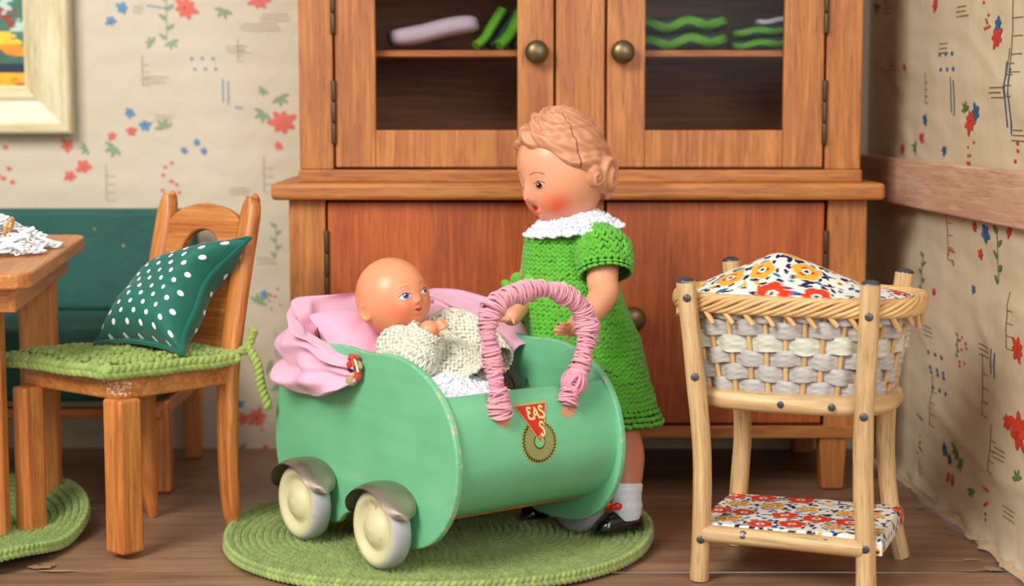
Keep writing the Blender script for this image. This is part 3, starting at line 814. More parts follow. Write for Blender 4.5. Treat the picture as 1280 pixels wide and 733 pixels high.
g_ = mk('ring', b, M['yarn']); tag(g_, 'small golden ring standing in the white lace on the table', 'ring')

# ================================================================== CHAIR
EB = nz(np.array([.68, .73, 0])); EW = nz(np.array([-.227, .16, 0]))
RC = np.stack([EB, np.cross([0, 0, 1], EB), [0, 0, 1]], 1)
r_ = empty('chair', (-.88, 4.0, 0)); tag(r_, 'small wooden chair with arched backrest beside the table', 'chair')
b = Buf()
sc_ = [np.array([-1.145, 4.03]), np.array([-.862, 3.80]), np.array([-.645, 4.035]), np.array([-.875, 4.215])]
pts = []
for i in range(4):
    p, q, n_ = sc_[i], sc_[i - 1], sc_[(i + 1) % 4]; a = p + nz(q - p) * .035; c = p + nz(n_ - p) * .035
    for k in range(6):
        t = k / 5; pts.append((1 - t) ** 2 * a + 2 * t * (1 - t) * p + t * t * c)
prism(b, pts, np.array([0, 0, .380]), (1, 0, 0), (0, 1, 0), (0, 0, 1), .053, .008, seg=3)
# worn patch of bare wood on the seat's front corner
cpt = pts[8:11]
for k in range(46):
    ti = float(np.clip(8.5 + rng.normal() * 1.5, 5.3, 12.5)); i = int(ti); p = np.array(pts[i]) * (1 - ti + i) + np.array(pts[i + 1]) * (ti - i); z = .364 + rng.uniform(0, .030)
    tg_ = np.array(pts[i + 1]) - np.array(pts[i]); nn = nz(np.array([tg_[1], -tg_[0], 0])); nn = nn * np.sign(np.dot(nn[:2], p - np.array([-.88, 4.02]))); c = np.array([p[0], p[1], z]) + nn * .0007
    tt = np.cross([0, 0, 1], nn); w_, h_ = rng.uniform(.002, .006), rng.uniform(.0015, .005)
    t = np.linspace(0, 2 * pi, 8, endpoint=False); rr_ = rng.uniform(.6, 1.1, 8)
    V = c + (np.cos(t) * w_ * rr_)[:, None] * tt + (np.sin(t) * h_ * rr_)[:, None] * np.array([0, 0, 1.])
    b.add(V, [list(range(8))], 1, srgb(226, 196, 160))
se_ = mk('seat', b, [M['chair'], M['col']], r_); se_['label'] = 'seat with a pale worn patch at its front corner'
def rtube(b, P, X, hx, hy, e=4, k=20):
    P = np.asarray(P, float); T = nz(np.gradient(P, axis=0)); X = nz(np.tile(X, (len(P), 1)) - T * np.sum(np.tile(X, (len(P), 1)) * T, 1, keepdims=True)); Y = np.cross(T, X)
    a = np.linspace(0, 2 * pi, k, endpoint=False); cx = np.sign(np.cos(a)) * np.abs(np.cos(a)) ** (2 / e); cy = np.sign(np.sin(a)) * np.abs(np.sin(a)) ** (2 / e)
    hx = np.broadcast_to(hx, (len(P),)); hy = np.broadcast_to(hy, (len(P),))
    G = P[:, None] + (hx[:, None] * cx)[..., None] * X[:, None] + (hy[:, None] * cy)[..., None] * Y[:, None]
    L = np.concatenate([[0], np.cumsum(np.linalg.norm(np.diff(P, axis=0), axis=1))])
    gc = np.zeros(G.shape); gc[..., 0] = L[:, None]; gc[..., 1] = hx[:, None] * cx; gc[..., 2] = hy[:, None] * cy; gc += rng.uniform(0, 20, 3)
    add_grid(b, G, False, True, 0, (1, 1, 1), gc)
    b.add(G[0], [list(range(k))[::-1]], 0, (1, 1, 1), gc[0], sm=False); b.add(G[-1], [list(range(k))], 0, (1, 1, 1), gc[-1], sm=False)
b = Buf(); box(b, (-.858, 3.822, .184), (.060, .062, .345), rotz(.9), .007, g=2, seg=3); mk('leg', b, M['chair'], r_)
b = Buf(); box(b, (-1.109, 3.985, .189), (.052, .052, .336), rotz(.9), .006, g=2, seg=3); mk('leg', b, M['chair'], r_)
posts = {}
for nm, p0 in (('C', np.array([-.658, 4.045, 0])), ('D', np.array([-.882, 4.205, 0]))):
    p = catmull([p0 + [.006, .006, 0], p0 + [0, 0, .06], p0 + [-.004, -.004, .2], p0 + [.0, 0, .38], p0 + EB * .035 + [0, 0, .58], p0 + EB * .076 + [0, 0, .763], p0 + EB * .08 + [0, 0, .776]], 5)
    zz = p[:, 2]; tap = np.interp(zz, [0, .03, .1, .73, .76, .776], [.45, .8, 1, 1, .85, .45])
    b = Buf(); rtube(b, p, EW, .025 * tap, .019 * np.interp(zz, [0, .08, .3, 1], [.5, .9, 1, 1]), 3); mk('leg', b, M['chair'], r_); posts[nm] = p0
def bpt(a, z): pass
lean = nz(EB * .078 + np.array([0, 0, .395]))
mid0 = (posts['C'] + posts['D']) / 2 + [0, 0, .38]
hw = np.linalg.norm(posts['C'] - posts['D']) / 2 - .012
ang = np.linspace(0, 2 * pi, 48, endpoint=False)
def ray_outer(a):
    dx, dy = math.cos(a), math.sin(a); best = 9
    # rectangle-arch: half-width hw, bottom -.19, arch: ellipse on top
    for t in np.linspace(.01, .5, 491):
        x, y = dx * t, dy * t
        top = .088 + .068 * math.sqrt(max(0, 1 - (x / hw) ** 2)) if abs(x) < hw else -9
        if abs(x) >= hw or y > top or y < -.19: return (x, y)
    return (dx * .2, dy * .2)
outer = [ray_outer(a) for a in ang]
inner = [(math.cos(a) * .066, math.sin(a) * (.066 if math.sin(a) > 0 else .04) + .028) for a in ang]
b = Buf(); ring_prism(b, outer, inner, mid0 + lean * .235, -EW, lean, np.cross(-EW, lean), .022); mk('backrest', b, M['chair'], r_)

# crocheted seat pad
b = Buf()
c4 = [np.array([-1.165, 4.0]), np.array([-.875, 3.775]), np.array([-.640, 4.0]), np.array([-.875, 4.19])]   # left, front, right, back
def pad(s, t, top=True):
    s = np.asarray(s, float); t = np.asarray(t, float)
    s_ = np.clip(s, 0, 1)[..., None]; t_ = np.clip(t, 0, 1)[..., None]
    q = (1 - s_) * ((1 - t_) * c4[0] + t_ * c4[1]) + s_ * ((1 - t_) * c4[3] + t_ * c4[2])
    e = np.minimum(np.minimum(s_, 1 - s_), np.minimum(t_, 1 - t_))[..., 0]
    z = .412 + .018 * np.clip(e / .06, 0, 1) ** .5 + .009 * vnoise(q, 4, 50, 2) * smooth(0, .1, e) + .014 * np.clip(.2 - e, 0, .2) * 5 * (.5 + vnoise(q, 6, 52, 2)) * .5
    return np.concatenate([q, z[..., None]], -1)
gcol = np.array(srgb(152, 172, 84))
def spad(s, t): return pad(s, t)
P_, N_, C_ = knit(b, spad, 21, 18, closed=False, col=gcol, rad=.42, jit=.12, garter=lambda s, t: np.ones(len(s), bool), c_shade=.5)
N_ = np.tile([0, 0, 1.], (len(P_), 1))
per = []
for i, (s0, t0, s1, t1) in enumerate(((0, 0, 0, 1), (0, 1, 1, 1), (1, 1, 1, 0), (1, 0, 0, 0))):
    k = np.linspace(0, 1, 20, endpoint=False); per.append(pad(s0 + (s1 - s0) * k, t0 + (t1 - t0) * k))
per = np.concatenate(per); d = np.roll(per, -1, 0) - per; cen = per.mean(0); outw = nz((per - cen) * [1, 1, 0])
for lv, zz in enumerate((-.003, .008)):
    blobs(b, per + outw * .006 + [0, 0, zz + .003], d + np.array([0, 0, .008 if lv else -.008]), outw, .0165, .0095, 0, gcol * rng.uniform(.85, 1.2, len(per))[:, None], k=7, rr=6)
allP = np.concatenate([P_, per]); fuzz(b, allP, np.concatenate([N_, outw]), 14000, .018, .0004, 0, gcol * 1.15)
# lace of the pad, tied round the post
pc = posts['C']
tie = catmull([pad(1, .9) + [0, 0, -.004], pc + [-.02, -.035, .415], pc + [.018, -.036, .425], pc + [.045, -.012, .44], pc + [.055, .0, .465], pc + [.06, .0, .48]], 10)
def twist(b, path, r, turns, col):
    T, N, B = frames(path); L = np.linspace(0, turns * 2 * pi, len(path))
    for ph in (0, pi):
        q = path + r * .6 * (np.cos(L + ph)[:, None] * N + np.sin(L + ph)[:, None] * B); tube(b, q, r * .72, 7, col=col)
twist(b, tie, .009, 5, tuple(gcol)); 
tl = catmull([pc + [.048, -.012, .44], pc + [.07, -.02, .40], pc + [.078, -.02, .35], pc + [.095, -.02, .30]], 14)
twist(b, tl, .0095, 6, tuple(gcol * 1.1)); fuzz(b, np.concatenate([tie, tl]), rng.normal(size=(len(tie) + len(tl), 3)), 900, .016, .0004, 0, gcol * 1.1)
o = mk('seat_pad', b, M['yarn'], base=(-.89, 4.0, .41)); tag(o, 'light green crocheted seat pad tied onto the wooden chair', 'cushion')

# dotted pillow
PB, PT_, PL_ = dep(229, 441, 3.915), dep(311, 300, 4.03), None
ub = nz(np.array([-.227, .165, .0])) * .285; us_ = (PT_ - PB)
O_ = PB; nn = nz(np.cross(ub, us_)); nn = nn if nn[1] < 0 else -nn
b = Buf(); n = 70; UL = np.array([-.012, .03, -.092])
g1 = np.linspace(0, 1, n); S_, T_ = np.meshgrid(g1, g1, indexing='ij')
u_, v_ = 2 * S_ - 1, 2 * T_ - 1
pin = .07
su = S_ + pin * (1 - v_ ** 2) * -u_ * .9; sv = T_ + pin * (1 - u_ ** 2) * -v_ * .9
su = su + .13 * (1 - v_ ** 2) * (1 - S_) ** 2 * (1 + .25 * np.sin(v_ * 5)); hgt = .075 * ((1 - u_ ** 4) * (1 - v_ ** 4)) ** .6
wr_ = .004 * vnoise(np.stack([S_, T_], -1), 5, 60, 2) * (1 - u_ ** 4) * (1 - v_ ** 4)
for sg in (1, -1):
    G = O_ + su[..., None] * ub + sv[..., None] * us_ + ((hgt + wr_) * sg)[..., None] * nn
    G = G + (S_ ** 2 * T_ ** 2)[..., None] * UL
    gc = np.stack([(S_ + .02) * .29 * 2.5, T_ * .30 * 2.5, S_ * 0 + sg], -1)
    add_grid(b, G, gc=gc, flip=sg < 0)
o = mk('dotted_pillow', b, M['dots'], base=O_ + ub / 2); tag(o, 'dark green pillow with white dots leaning on the chair back', 'pillow')
bd = np.concatenate([np.stack([su[:, 0], sv[:, 0]], 1), np.stack([su[-1, :], sv[-1, :]], 1), np.stack([su[::-1, -1], sv[::-1, -1]], 1), np.stack([su[0, ::-1], sv[0, ::-1]], 1)])
bd = bd[::3]; bp = O_ + bd[:, :1] * ub + bd[:, 1:] * us_ + (np.clip(bd[:, :1], 0, 1) ** 2 * np.clip(bd[:, 1:], 0, 1) ** 2) * UL
b = Buf(); cc0 = O_ + ub / 2 + us_ / 2
for q in (0.0, .008): tube(b, bp + nz(bp - cc0) * q + nn * q * .3, .0052, 7, closed=True, col=srgb(2, 96, 76))
mk('piping', b, M['yarn'], o)

# ================================================================== CABINET
r_ = empty('display_cabinet', (.17, 4.78, 0)); tag(r_, 'brown wooden cabinet with two glazed doors above two plain doors', 'cabinet')
ORG[r_.name] = np.array([.17, 4.78, 0.])
def bx(b, x0, x1, y0, y1, z0, z1, g=0, bev=.004, m=0, seg=2):
    box(b, ((x0 + x1) / 2, (y0 + y1) / 2, (z0 + z1) / 2), (x1 - x0, y1 - y0, z1 - z0), None, bev, m, g=g, seg=seg)
b = Buf()
bx(b, -.571, -.478, 4.50, 4.54, .145, .757, 2); bx(b, .808, .909, 4.50, 4.54, .145, .757, 2); bx(b, .110, .236, 4.502, 4.54, .17, .757, 2)
bx(b, -.571, .909, 4.496, 4.54, .137, .170, 0); bx(b, -.571, -.553, 4.54, 5.04, .145, .757, 2); bx(b, .891, .909, 4.54, 5.04, .145, .757, 2)
bx(b, -.55, .89, 4.54, 5.04, .145, .165, 0, m=1); bx(b, -.55, .89, 5.02, 5.04, .165, .757, 0, m=1)
bx(b, -.478, .808, 4.528, 4.54, .17, .757, 0, m=2)
mk('lower_carcass', b, [M['cab'], M['cabdark'], M['dark']], r_)
b = Buf()
bx(b, -.545, -.458, 4.53, 4.57, .832, 1.45, 2); bx(b, .803, .895, 4.53, 4.57, .832, 1.45, 2); bx(b, .112, .237, 4.532, 4.57, .832, 1.45, 2)
bx(b, -.547, .897, 4.515, 4.57, .800, .832, 0); bx(b, -.545, .895, 4.53, 4.57, 1.41, 1.47, 0)
bx(b, -.545, -.527, 4.57, 5.03, .80, 1.47, 2); bx(b, .877, .895, 4.57, 5.03, .80, 1.47, 2)
bx(b, -.527, .877, 4.57, 5.03, .802, .818, 0, m=1); bx(b, -.527, .877, 4.57, 5.03, 1.45, 1.47, 0, m=1); bx(b, -.527, .877, 5.01, 5.03, .818, 1.45, 0, m=1)
mk('upper_carcass', b, [M['cab'], M['cabdark']], r_)
b = Buf(); bx(b, -.60, .945, 4.50, 5.04, 1.47, 1.51, 0, .01); mk('cornice', b, M['cab'], r_)
b = Buf(); bx(b, -.611, .946, 4.455, 5.045, .757, .8005, 0, .012, seg=4); mk('counter', b, M['cab'], r_)
b = Buf(); bx(b, -.527, .877, 4.585, 5.01, 1.121, 1.138, 0, .002); mk('shelf', b, M['cab'], r_)
for x in (-.53, .835):
    for y in (4.535, 5.0):
        b = Buf()
        def df(V, s=1 if x < 0 else -1):
            V = V.copy(); f = (V[:, 2] + .07) / .14; V[:, 0] = V[:, 0] * (.8 + .2 * f); return V
        box(b, (x, y, .0695), (.072, .06, .137), None, .006, g=2, deform=df); mk('foot', b, M['cab'], r_)
def knob(parent, c, r, name='knob'):
    b = Buf(); lathe(b, [(0, .0), (r * .45, 0), (r * .4, .5 * r), (r * .85, .75 * r), (r, 1.0 * r), (r * .93, 1.3 * r), (r * .7, 1.5 * r), (r * .35, 1.6 * r), (0, 1.63 * r)], c, (0, -1, 0), 32, flip=False)
    mk(name, b, M['brass'], parent)
def hinge(parent, x, y, z0, z1):
    b = Buf(); n = 3; h = (z1 - z0) / n
    for i in range(n):
        lathe(b, [(0, 0), (.006, 0), (.0068, .003), (.0068, h - .005), (.006, h - .002), (0, h - .002)], (x, y, z0 + i * h), (0, 0, 1), 14, flip=True)
    mk('hinge', b, M['hinge'], parent)
for side, (x0, x1, gx0, gx1, kx, hx) in enumerate(((-.452, .106, -.349, .014, .063, -.456), (.243, .797, .340, .695, .281, .800))):
    # the door's own mesh carries glass, knob and hinges
    b = Buf(); y0, y1 = 4.530, 4.562; z0, z1, gz0, gz1 = .838, 1.405, .933, 1.33
    bx(b, x0, gx0, y0, y1, z0, z1, 2, .003); bx(b, gx1, x1, y0, y1, z0, z1, 2, .003)
    bx(b, gx0, gx1, y0 + .0004, y1, z0, gz0, 2, .003); bx(b, gx0, gx1, y0 + .0004, y1, gz1, z1, 0, .003)
    d = mk('door', b, M['cab'], r_); ORG[d.name] = ORG[r_.name]
    b = Buf(); bx(b, gx0 - .004, gx1 + .004, 4.548, 4.551, gz0 - .004, gz1 + .004, 0, 0); mk('glass_pane', b, M['glass'], d)
    knob(d, (kx, 4.530, 1.131), .0305)
    hinge(d, hx, 4.525, .898, 1.062); hinge(d, hx, 4.525, 1.178, 1.34)
for side, (x0, x1, kx, hx) in enumerate(((-.472, .104, .03, -.475), (.242, .800, .31, .804))):
    b = Buf(); bx(b, x0, x1, 4.500, 4.526, .176, .750, 2, .004)
    d = mk('door', b, M['cabred'], r_); ORG[d.name] = ORG[r_.name]
    knob(d, (kx, 4.500, .452), .033)
    hinge(d, hx, 4.495, .50, .68)
    hinge(d, hx, 4.495, .22, .36)

# cabinet contents
def folded(name, c, s, seedc, label, cat, group, band=True, base_c=(14, 52, 50), R=None, nf=2, colr=(80, 160, 30)):
    b = Buf(); w, d, h = s
    nu, nv = 60, 30
    for f in range(nf):
        hh = h / nf; zc = -h / 2 + hh * (f + .5)
        a = np.linspace(0, 2 * pi, 48, endpoint=False); X = np.linspace(-1, 1, nu)
        G = np.zeros((nu, 48, 3)); C = np.zeros((nu, 48, 3))
        for i, x in enumerate(X):
            sag = 1 - .12 * x ** 4; ex = (1 - abs(x) ** 8) ** .25
            cy = np.sign(np.cos(a)) * np.abs(np.cos(a)) ** .4 * d / 2 * ex; cz = np.sign(np.sin(a)) * np.abs(np.sin(a)) ** .8 * hh / 2 * ex * sag
            G[i, :, 0] = x * w / 2; G[i, :, 1] = cy; G[i, :, 2] = zc + cz + .004 * math.sin(x * 3 + f)
            ph = np.sin(x * w * 30 + seedc + f * .4) * .20
            on = np.abs(cz / hh - ph) < .27 if band else np.zeros(48, bool)
            C[i] = np.where(on[:, None], srgb(*colr), srgb(*base_c))
        add_grid(b, G, False, True, col=C)
    b.xf(R, c); o = mk(name, b, M['col']); return tag(o, label, cat, group)
sz = 1.139
def cx(u, y): return (u - 640) / FPX * (y * .998 + .0)
for k, w_ in enumerate(('lower', 'upper')):
    folded('folded_cloth', (.445, 4.68, sz + .0235 + .045 * k), (.24, .15, .044), .6 + .4 * k, 'wide green banded folded cloth, %s one of the left pile behind the right glass door' % w_, 'cloth', 'folded cloths on the cabinet shelf', nf=1)
    folded('folded_cloth', (.655, 4.70, sz + .0175 + .033 * k), (.16, .15, .032), 2.4 + .4 * k, 'narrow green banded folded cloth, %s one of the right pile behind the right glass door' % w_, 'cloth', 'folded cloths on the cabinet shelf', nf=1)
folded('napkin', (.69, 4.71, sz + .078), (.09, .09, .018), 0, 'pale grey folded napkin on top of the smaller green pile', 'napkin', None, band=False, base_c=(190, 196, 214), nf=1)
folded('linen_cloth', (-.21, 4.70, sz + .052), (.24, .18, .05), 0, 'pale lilac folded linen behind the left glass door', 'linen', None, band=False, base_c=(196, 190, 214), R=basis((1, .15, .16)), nf=1)
for k, (x_, lab) in enumerate(((-.085, 'short green cloth strip leaning behind the left glass door'), (-.025, 'long green cloth strip leaning by the left glass door knob'))):
    b = Buf(); top = np.array([x_ + .06 + .03 * k, 4.70, sz + .11 + .09 * k]); p = catmull([[x_ - .01, 4.66, sz + .013], [x_ + .01, 4.67, sz + .03], [x_ + .035, 4.69, sz + .07], top], 8)
    a = np.linspace(0, 2 * pi, 16, endpoint=False)
    tube(b, p, np.full(len(p), .02 + .004 * k), 14, col=srgb(92, 176, 34), flat=.6)
    tube(b, p + np.array([.035, .02, .0]), np.full(len(p), .018), 14, col=srgb(16, 60, 54), flat=.6)
    o = mk('cloth_strip', b, M['col']); tag(o, lab, 'cloth')
b = Buf(); lathe(b, [(0, 0), (.016, 0), (.012, .012), (.018, .02), (.022, .05), (.020, .052), (.016, .022), (0, .016)], (-.335, 4.64, .8185), (0, 0, 1), 24, flip=True, col=np.tile(srgb(150, 190, 196), (8, 1)))
o = mk('cup', b, M['satin']); tag(o, 'tiny pale blue cup in the lower left corner of the cabinet', 'cup')
b = Buf(); lathe(b, [(0, 0), (.03, 0), (.045, .016), (.043, .02), (.028, .008), (0, .006)], (-.285, 4.66, .8185), (0, 0, 1), 24, flip=True, col=np.tile(srgb(130, 180, 184), (6, 1)))
o = mk('bowl', b, M['satin']); tag(o, 'tiny pale blue bowl beside the cup inside the cabinet', 'bowl')
# ================================================================== ROUND RUG
def round_rug(cx, cy, R, zt, col, name, label, wob=0.0, seed=1, curl=None, fz=34000):
    b = Buf(); rings = int(R / .0165); PP, DD, NN_, CC = [], [], [], []
    def hz(x, y, rad):
        z = zt + .0012 * vnoise(np.stack([x, y], -1), 5, seed, 2)
        if curl is not None: z = z + curl(x, y, rad)
        return z
    def edge(a): return 1 + wob * (np.sin(3 * a + seed) + .6 * np.sin(5 * a + 2 * seed) + .3 * np.sin(11 * a))
    for i in range(rings + 1):
        r = R * (i + .3) / (rings + .3); n = max(6, int(2 * pi * r / .0155)); a = np.linspace(0, 2 * pi, n, endpoint=False) + i * .7 + rng.normal(size=n) * .004
        w = 1 + (edge(a) - 1) * (i / rings) ** 2
        x, y = cx + r * np.cos(a) * w, cy + r * np.sin(a) * w; z = hz(x, y, np.full(n, i / rings))
        d = np.stack([-np.sin(a) + .5 * np.cos(a), np.cos(a) + .5 * np.sin(a), a * 0], -1)
        PP.append(np.stack([x, y, z - .006], -1)); DD.append(d); NN_.append(np.tile([0, 0, 1.], (n, 1)))
        CC.append(np.array(col) * (rng.uniform(.86, 1.12, n) * (1.0 + .05 * math.sin(i * 1.1)))[:, None])
    P_ = np.concatenate(PP); C_ = np.concatenate(CC); N_ = np.concatenate(NN_)
    blobs(b, P_, np.concatenate(DD), N_, .0125, .0082, 0, C_, k=6, rr=5)
    # plaited outer edge
    n = int(2 * pi * R / .014); a = np.linspace(0, 2 * pi, n, endpoint=False); w = edge(a) * R + .004
    out = np.stack([np.cos(a), np.sin(a), a * 0], -1); x, y = cx + w * np.cos(a), cy + w * np.sin(a); z = hz(x, y, np.ones(n))
    tg = np.stack([-np.sin(a), np.cos(a), a * 0], -1); ce = np.array(col) * rng.uniform(.95, 1.3, n)[:, None]
    for k, (dz, sl) in enumerate(((-.005, .7), (-.014, -.7))):
        blobs(b, np.stack([x, y, z + dz], -1) + out * (.003 + .002 * k), tg + np.array([0, 0, sl]) + out * .2, out, .0125, .0072, 0, ce, k=7, rr=6)
    ed = np.stack([x, y, z - .006], -1)
    fuzz(b, np.concatenate([P_ + [0, 0, .008], ed, ed]), np.concatenate([N_, out, out]), fz, .019, .00035, 0, np.concatenate([C_, ce, ce]) * 1.15)
    # backing
    rr_ = np.linspace(0.0, 1, 30); aa = np.linspace(0, 2 * pi, 90, endpoint=False); Rg, Ag = np.meshgrid(rr_, aa, indexing='ij')
    w = (1 + (edge(Ag) - 1) * Rg ** 2) * R * Rg; X, Y = cx + w * np.cos(Ag), cy + w * np.sin(Ag)
    for dz, fp in ((-.010, True), (-.0225, False)):
        add_grid(b, np.stack([X, Y, np.maximum(hz(X, Y, Rg) + dz, .0012)], -1), False, True, col=tuple(np.array(col) * .55), flip=fp)
    o = mk(name, b, M['yarn'], base=(cx, cy, 0)); return tag(o, label, 'rug')
rugc = np.array(srgb(146, 164, 88))
def rcurl(x, y, rad):
    a = np.arctan2(y - 3.975, x + .17); return smooth(.9, 1, rad) * .004 * (1 + np.sin(3 * a)) + smooth(.7, 1, rad) * .012 * np.exp(-((a - .05) / .5) ** 2)
round_rug(-.170, 3.975, .478, .0245, rugc, 'crocheted_rug', 'round light green crocheted rug under the doll pram', .004, 1, rcurl)
def lcurl(x, y, rad):
    a = np.arctan2(y - 4.0, x + 1.47); return smooth(.78, 1, rad) * (.012 + .045 * np.exp(-((a - .62) / .4) ** 2) + .010 * np.sin(7 * a))
round_rug(-1.485, 3.985, .48, .026, np.array(srgb(138, 162, 82)), 'crocheted_rug', 'wavy-edged green crocheted rug beneath the table legs', .022, 3, lcurl, fz=30000)

# ================================================================== PRAM
A0 = np.array([-.273, 3.624, 0.]); E1 = np.array([.796, .605, 0]); E2 = np.array([-.605, .796, 0])
def PW(off, l, z):
    off, l, z = np.broadcast_arrays(np.asarray(off, float), l, z)
    return A0 + off[..., None] * E1 + l[..., None] * E2 + z[..., None] * np.array([0, 0, 1.])
root = empty('doll_pram', PW(.27, .15, .02)); ORG[root.name] = PW(.27, .15, .02)
tag(root, 'mint green wooden doll pram with four cream wheels and pink wrapped handle', 'doll pram')
out = [(.112, .470), (.03, .474), (-.04, .466), (-.102, .444), (-.153, .410), (-.189, .366), (-.211, .310), (-.216, .252), (-.203, .190), (-.170, .138), (-.124, .098), (-.06, .073), (.02, .066), (.09, .070), (.125, .090), (.17, .112), (.215, .096), (.255, .070),
       (.34, .068), (.42, .084), (.48, .12), (.512, .18), (.516, .25), (.506, .32), (.475, .39), (.41, .44), (.32, .466), (.21, .474)]
oc = catmull(out, 6, closed=True)
for off, lab in ((.048, None), (.482, None)):
    b = Buf(); prism(b, oc, PW(off, 0, 0), E2, (0, 0, 1), E1, .016, .004, seg=2, wear=True)
    mk('side_panel', b, M['green'], root)
# curved front: follows the discs a little inside their rims
fp = catmull([(-.148, .404), (-.177, .368), (-.198, .310), (-.203, .252), (-.183, .203), (-.146, .162), (-.100, .138), (-.05, .130)], 8)
T = nz(np.gradient(fp, axis=0)); Nf = np.stack([-T[:, 1], T[:, 0]], 1); Nf = np.where((Nf[:, :1] < 0) | (np.arange(len(Nf))[:, None] > 40), Nf, -Nf)
Nf = np.stack([T[:, 1], -T[:, 0]], 1)
if Nf[20][0] > 0: Nf = -Nf
th = .011
sec = np.concatenate([fp, (fp - Nf * th)[::-1]])
b = Buf(); offs = np.linspace(.056, .474, 24)
G = np.array([PW(np.full(len(sec), o_), sec[:, 0], sec[:, 1]) for o_ in offs])
Lf = np.concatenate([[0], np.cumsum(np.linalg.norm(np.diff(fp, axis=0), axis=1))]); ls = np.concatenate([Lf, Lf[::-1]])
gc = np.array([np.stack([np.full(len(sec), o_), ls, ls * 0], -1) for o_ in offs]); cw = np.zeros((24, len(sec), 3)); cw[:, 0] = .7; cw[:, -1] = .7; cw[:, len(fp) - 1] = 1; cw[0] = .6
add_grid(b, G, False, True, col=cw, gc=gc)
fpb = b
b = Buf(); R2 = np.stack([E1, E2, [0, 0, 1]], 1)
box(b, PW(.265, .20, .135), (.418, .56, .014), R2, .002); mk('floor_board', b, M['chair'], root)
bk = catmull([(.30, .450), (.40, .43), (.465, .38), (.495, .31), (.502, .24), (.49, .17), (.45, .12), (.38, .09)], 6)
T = nz(np.gradient(bk, axis=0)); Nb = np.stack([T[:, 1], -T[:, 0]], 1); sec = np.concatenate([bk, (bk + Nb * .01)[::-1]])
b = Buf(); G = np.array([PW(np.full(len(sec), o_), sec[:, 0], sec[:, 1]) for o_ in np.linspace(.056, .474, 12)]); add_grid(b, G, False, True, col=(0, 0, 0)); mk('back_panel', b, M['green'], root)
# small staple inside the far wall
b = Buf(); tube(b, np.array([PW(.472, .115, .372), PW(.464, .105, .36), PW(.464, .088, .338), PW(.472, .08, .33)]), .003, 8); st_ = mk('staple', b, M['nail'], root)
# wheels and mudguards
YC = [srgb(214, 206, 160), srgb(226, 220, 184)]
def wheel(off, l, s):
    o = PW(off, l, .1135); ax = -E1 * s
    R = .086
    pr = [(0, -.024), (R - .012, -.024), (R - .003, -.018), (R, -.008), (R, .008), (R - .003, .018), (R - .010, .0235), (R - .018, .0245), (R - .024, .022), (R - .030, .016), (R - .036, .0125), (R - .041, .0125), (.038, .020), (.030, .027), (.018, .032), (0, .034)]
    cl = [srgb(176, 172, 174)] * 6 + [srgb(196, 190, 170), srgb(222, 212, 160)] + [srgb(220, 212, 166)] * 8
    b = Buf(); lathe(b, pr, o, ax, 56, col=cl); w_ = mk('wheel', b, M['cream'], root); ORG[w_.name] = ORG[root.name]
    b = Buf(); a = np.radians(np.linspace(22 if s > 0 else 158, 168 if s > 0 else 12, 30))
    # front of the pram lies towards negative l
    rr_ = .099; wd = np.linspace(-.044, .040, 9) if s > 0 else np.linspace(-.040, .044, 9)
    G = np.zeros((30, 9, 3))
    for i, an in enumerate(a):
        endw = math.sqrt(max(0, min(1, 1 - max(0, 1 - min(i, 29 - i) / 7.0) ** 2))) * .85 + .15
        for j, w2 in enumerate(wd):
            q = (w2 * s) * endw
            lip = .010 * (abs(w2) / .044) ** 3
            G[i, j] = PW(off + q * 1.0, l - (rr_ - lip) * math.cos(an) * 1.08, .1135 + (rr_ - lip) * math.sin(an))
    G = G[:, :, :]
    add_grid(b, G); 
    add_grid(b, G + np.array([0, 0, -.002]), flip=True)
    mk('mudguard', b, M['fender'], root)
for l in (0.0, .318):
    wheel(0.0, l, 1); wheel(.530, l, -1)
b = Buf()
for l in (0.0, .318): tube(b, np.array([PW(.0, l, .1135), PW(.53, l, .1135)]), .006, 8)
mk('axle', b, M['nail'], root)
# emblem painted on the front: arc length runs up the curved panel
def fsurf(off, arc, d=.0008):
    """arc measured from the panel's top edge"""
    off = np.asarray(off, float); arc = np.asarray(arc, float)
    l = np.interp(arc, Lf, fp[:, 0]); z = np.interp(arc, Lf, fp[:, 1]); nl = np.interp(arc, Lf, Nf[:, 0]); nz_ = np.interp(arc, Lf, Nf[:, 1])
    return PW(off, l + nl * d, z + nz_ * d)
def hit(u, v):
    r = ray(u, v); best = None
    oo, aa = np.meshgrid(np.linspace(.06, .47, 206), np.linspace(0, Lf[-1], 240), indexing='ij')
    Pq = fsurf(oo, aa, 0) - O0; c = np.linalg.norm(np.cross(Pq, nz(r)), axis=-1) + (aa > .30) * 9
    k = np.unravel_index(c.argmin(), c.shape); return oo[k], aa[k]
def epoly(b, pts, c, d):
    pts = np.asarray(pts, float); n = len(pts); ctr = pts.mean(0)
    P2 = np.concatenate([pts, ctr[None]]); b.add(fsurf(P2[:, 0], P2[:, 1], d), [[i, (i + 1) % n, n] for i in range(n)], 0, c)
ec = hit(674, 552); b = Buf(); t = np.linspace(0, 2 * pi, 80, endpoint=False)
def eDisc(r, c, d, n=80, fn=None):
    tt = np.linspace(0, 2 * pi, n, endpoint=False); rr_ = r if fn is None else fn(tt)
    epoly(b, np.stack([ec[0] + rr_ * np.cos(tt), ec[1] + rr_ * np.sin(tt)], 1), c, d)
RB = .0435
eDisc(RB * 1.08, srgb(160, 176, 70), .0008)
eDisc(RB, srgb(22, 22, 20), .0011, 400, lambda a: RB * (.985 + .035 * np.sign(np.sin(a * 36))))
eDisc(RB * .90, srgb(150, 146, 86), .0014, 400, lambda a: RB * (.90 + .035 * np.sign(np.sin(a * 36 + .6))))
eDisc(RB * .34, srgb(22, 26, 20), .0017); eDisc(RB * .29, srgb(112, 196, 126), .0020)
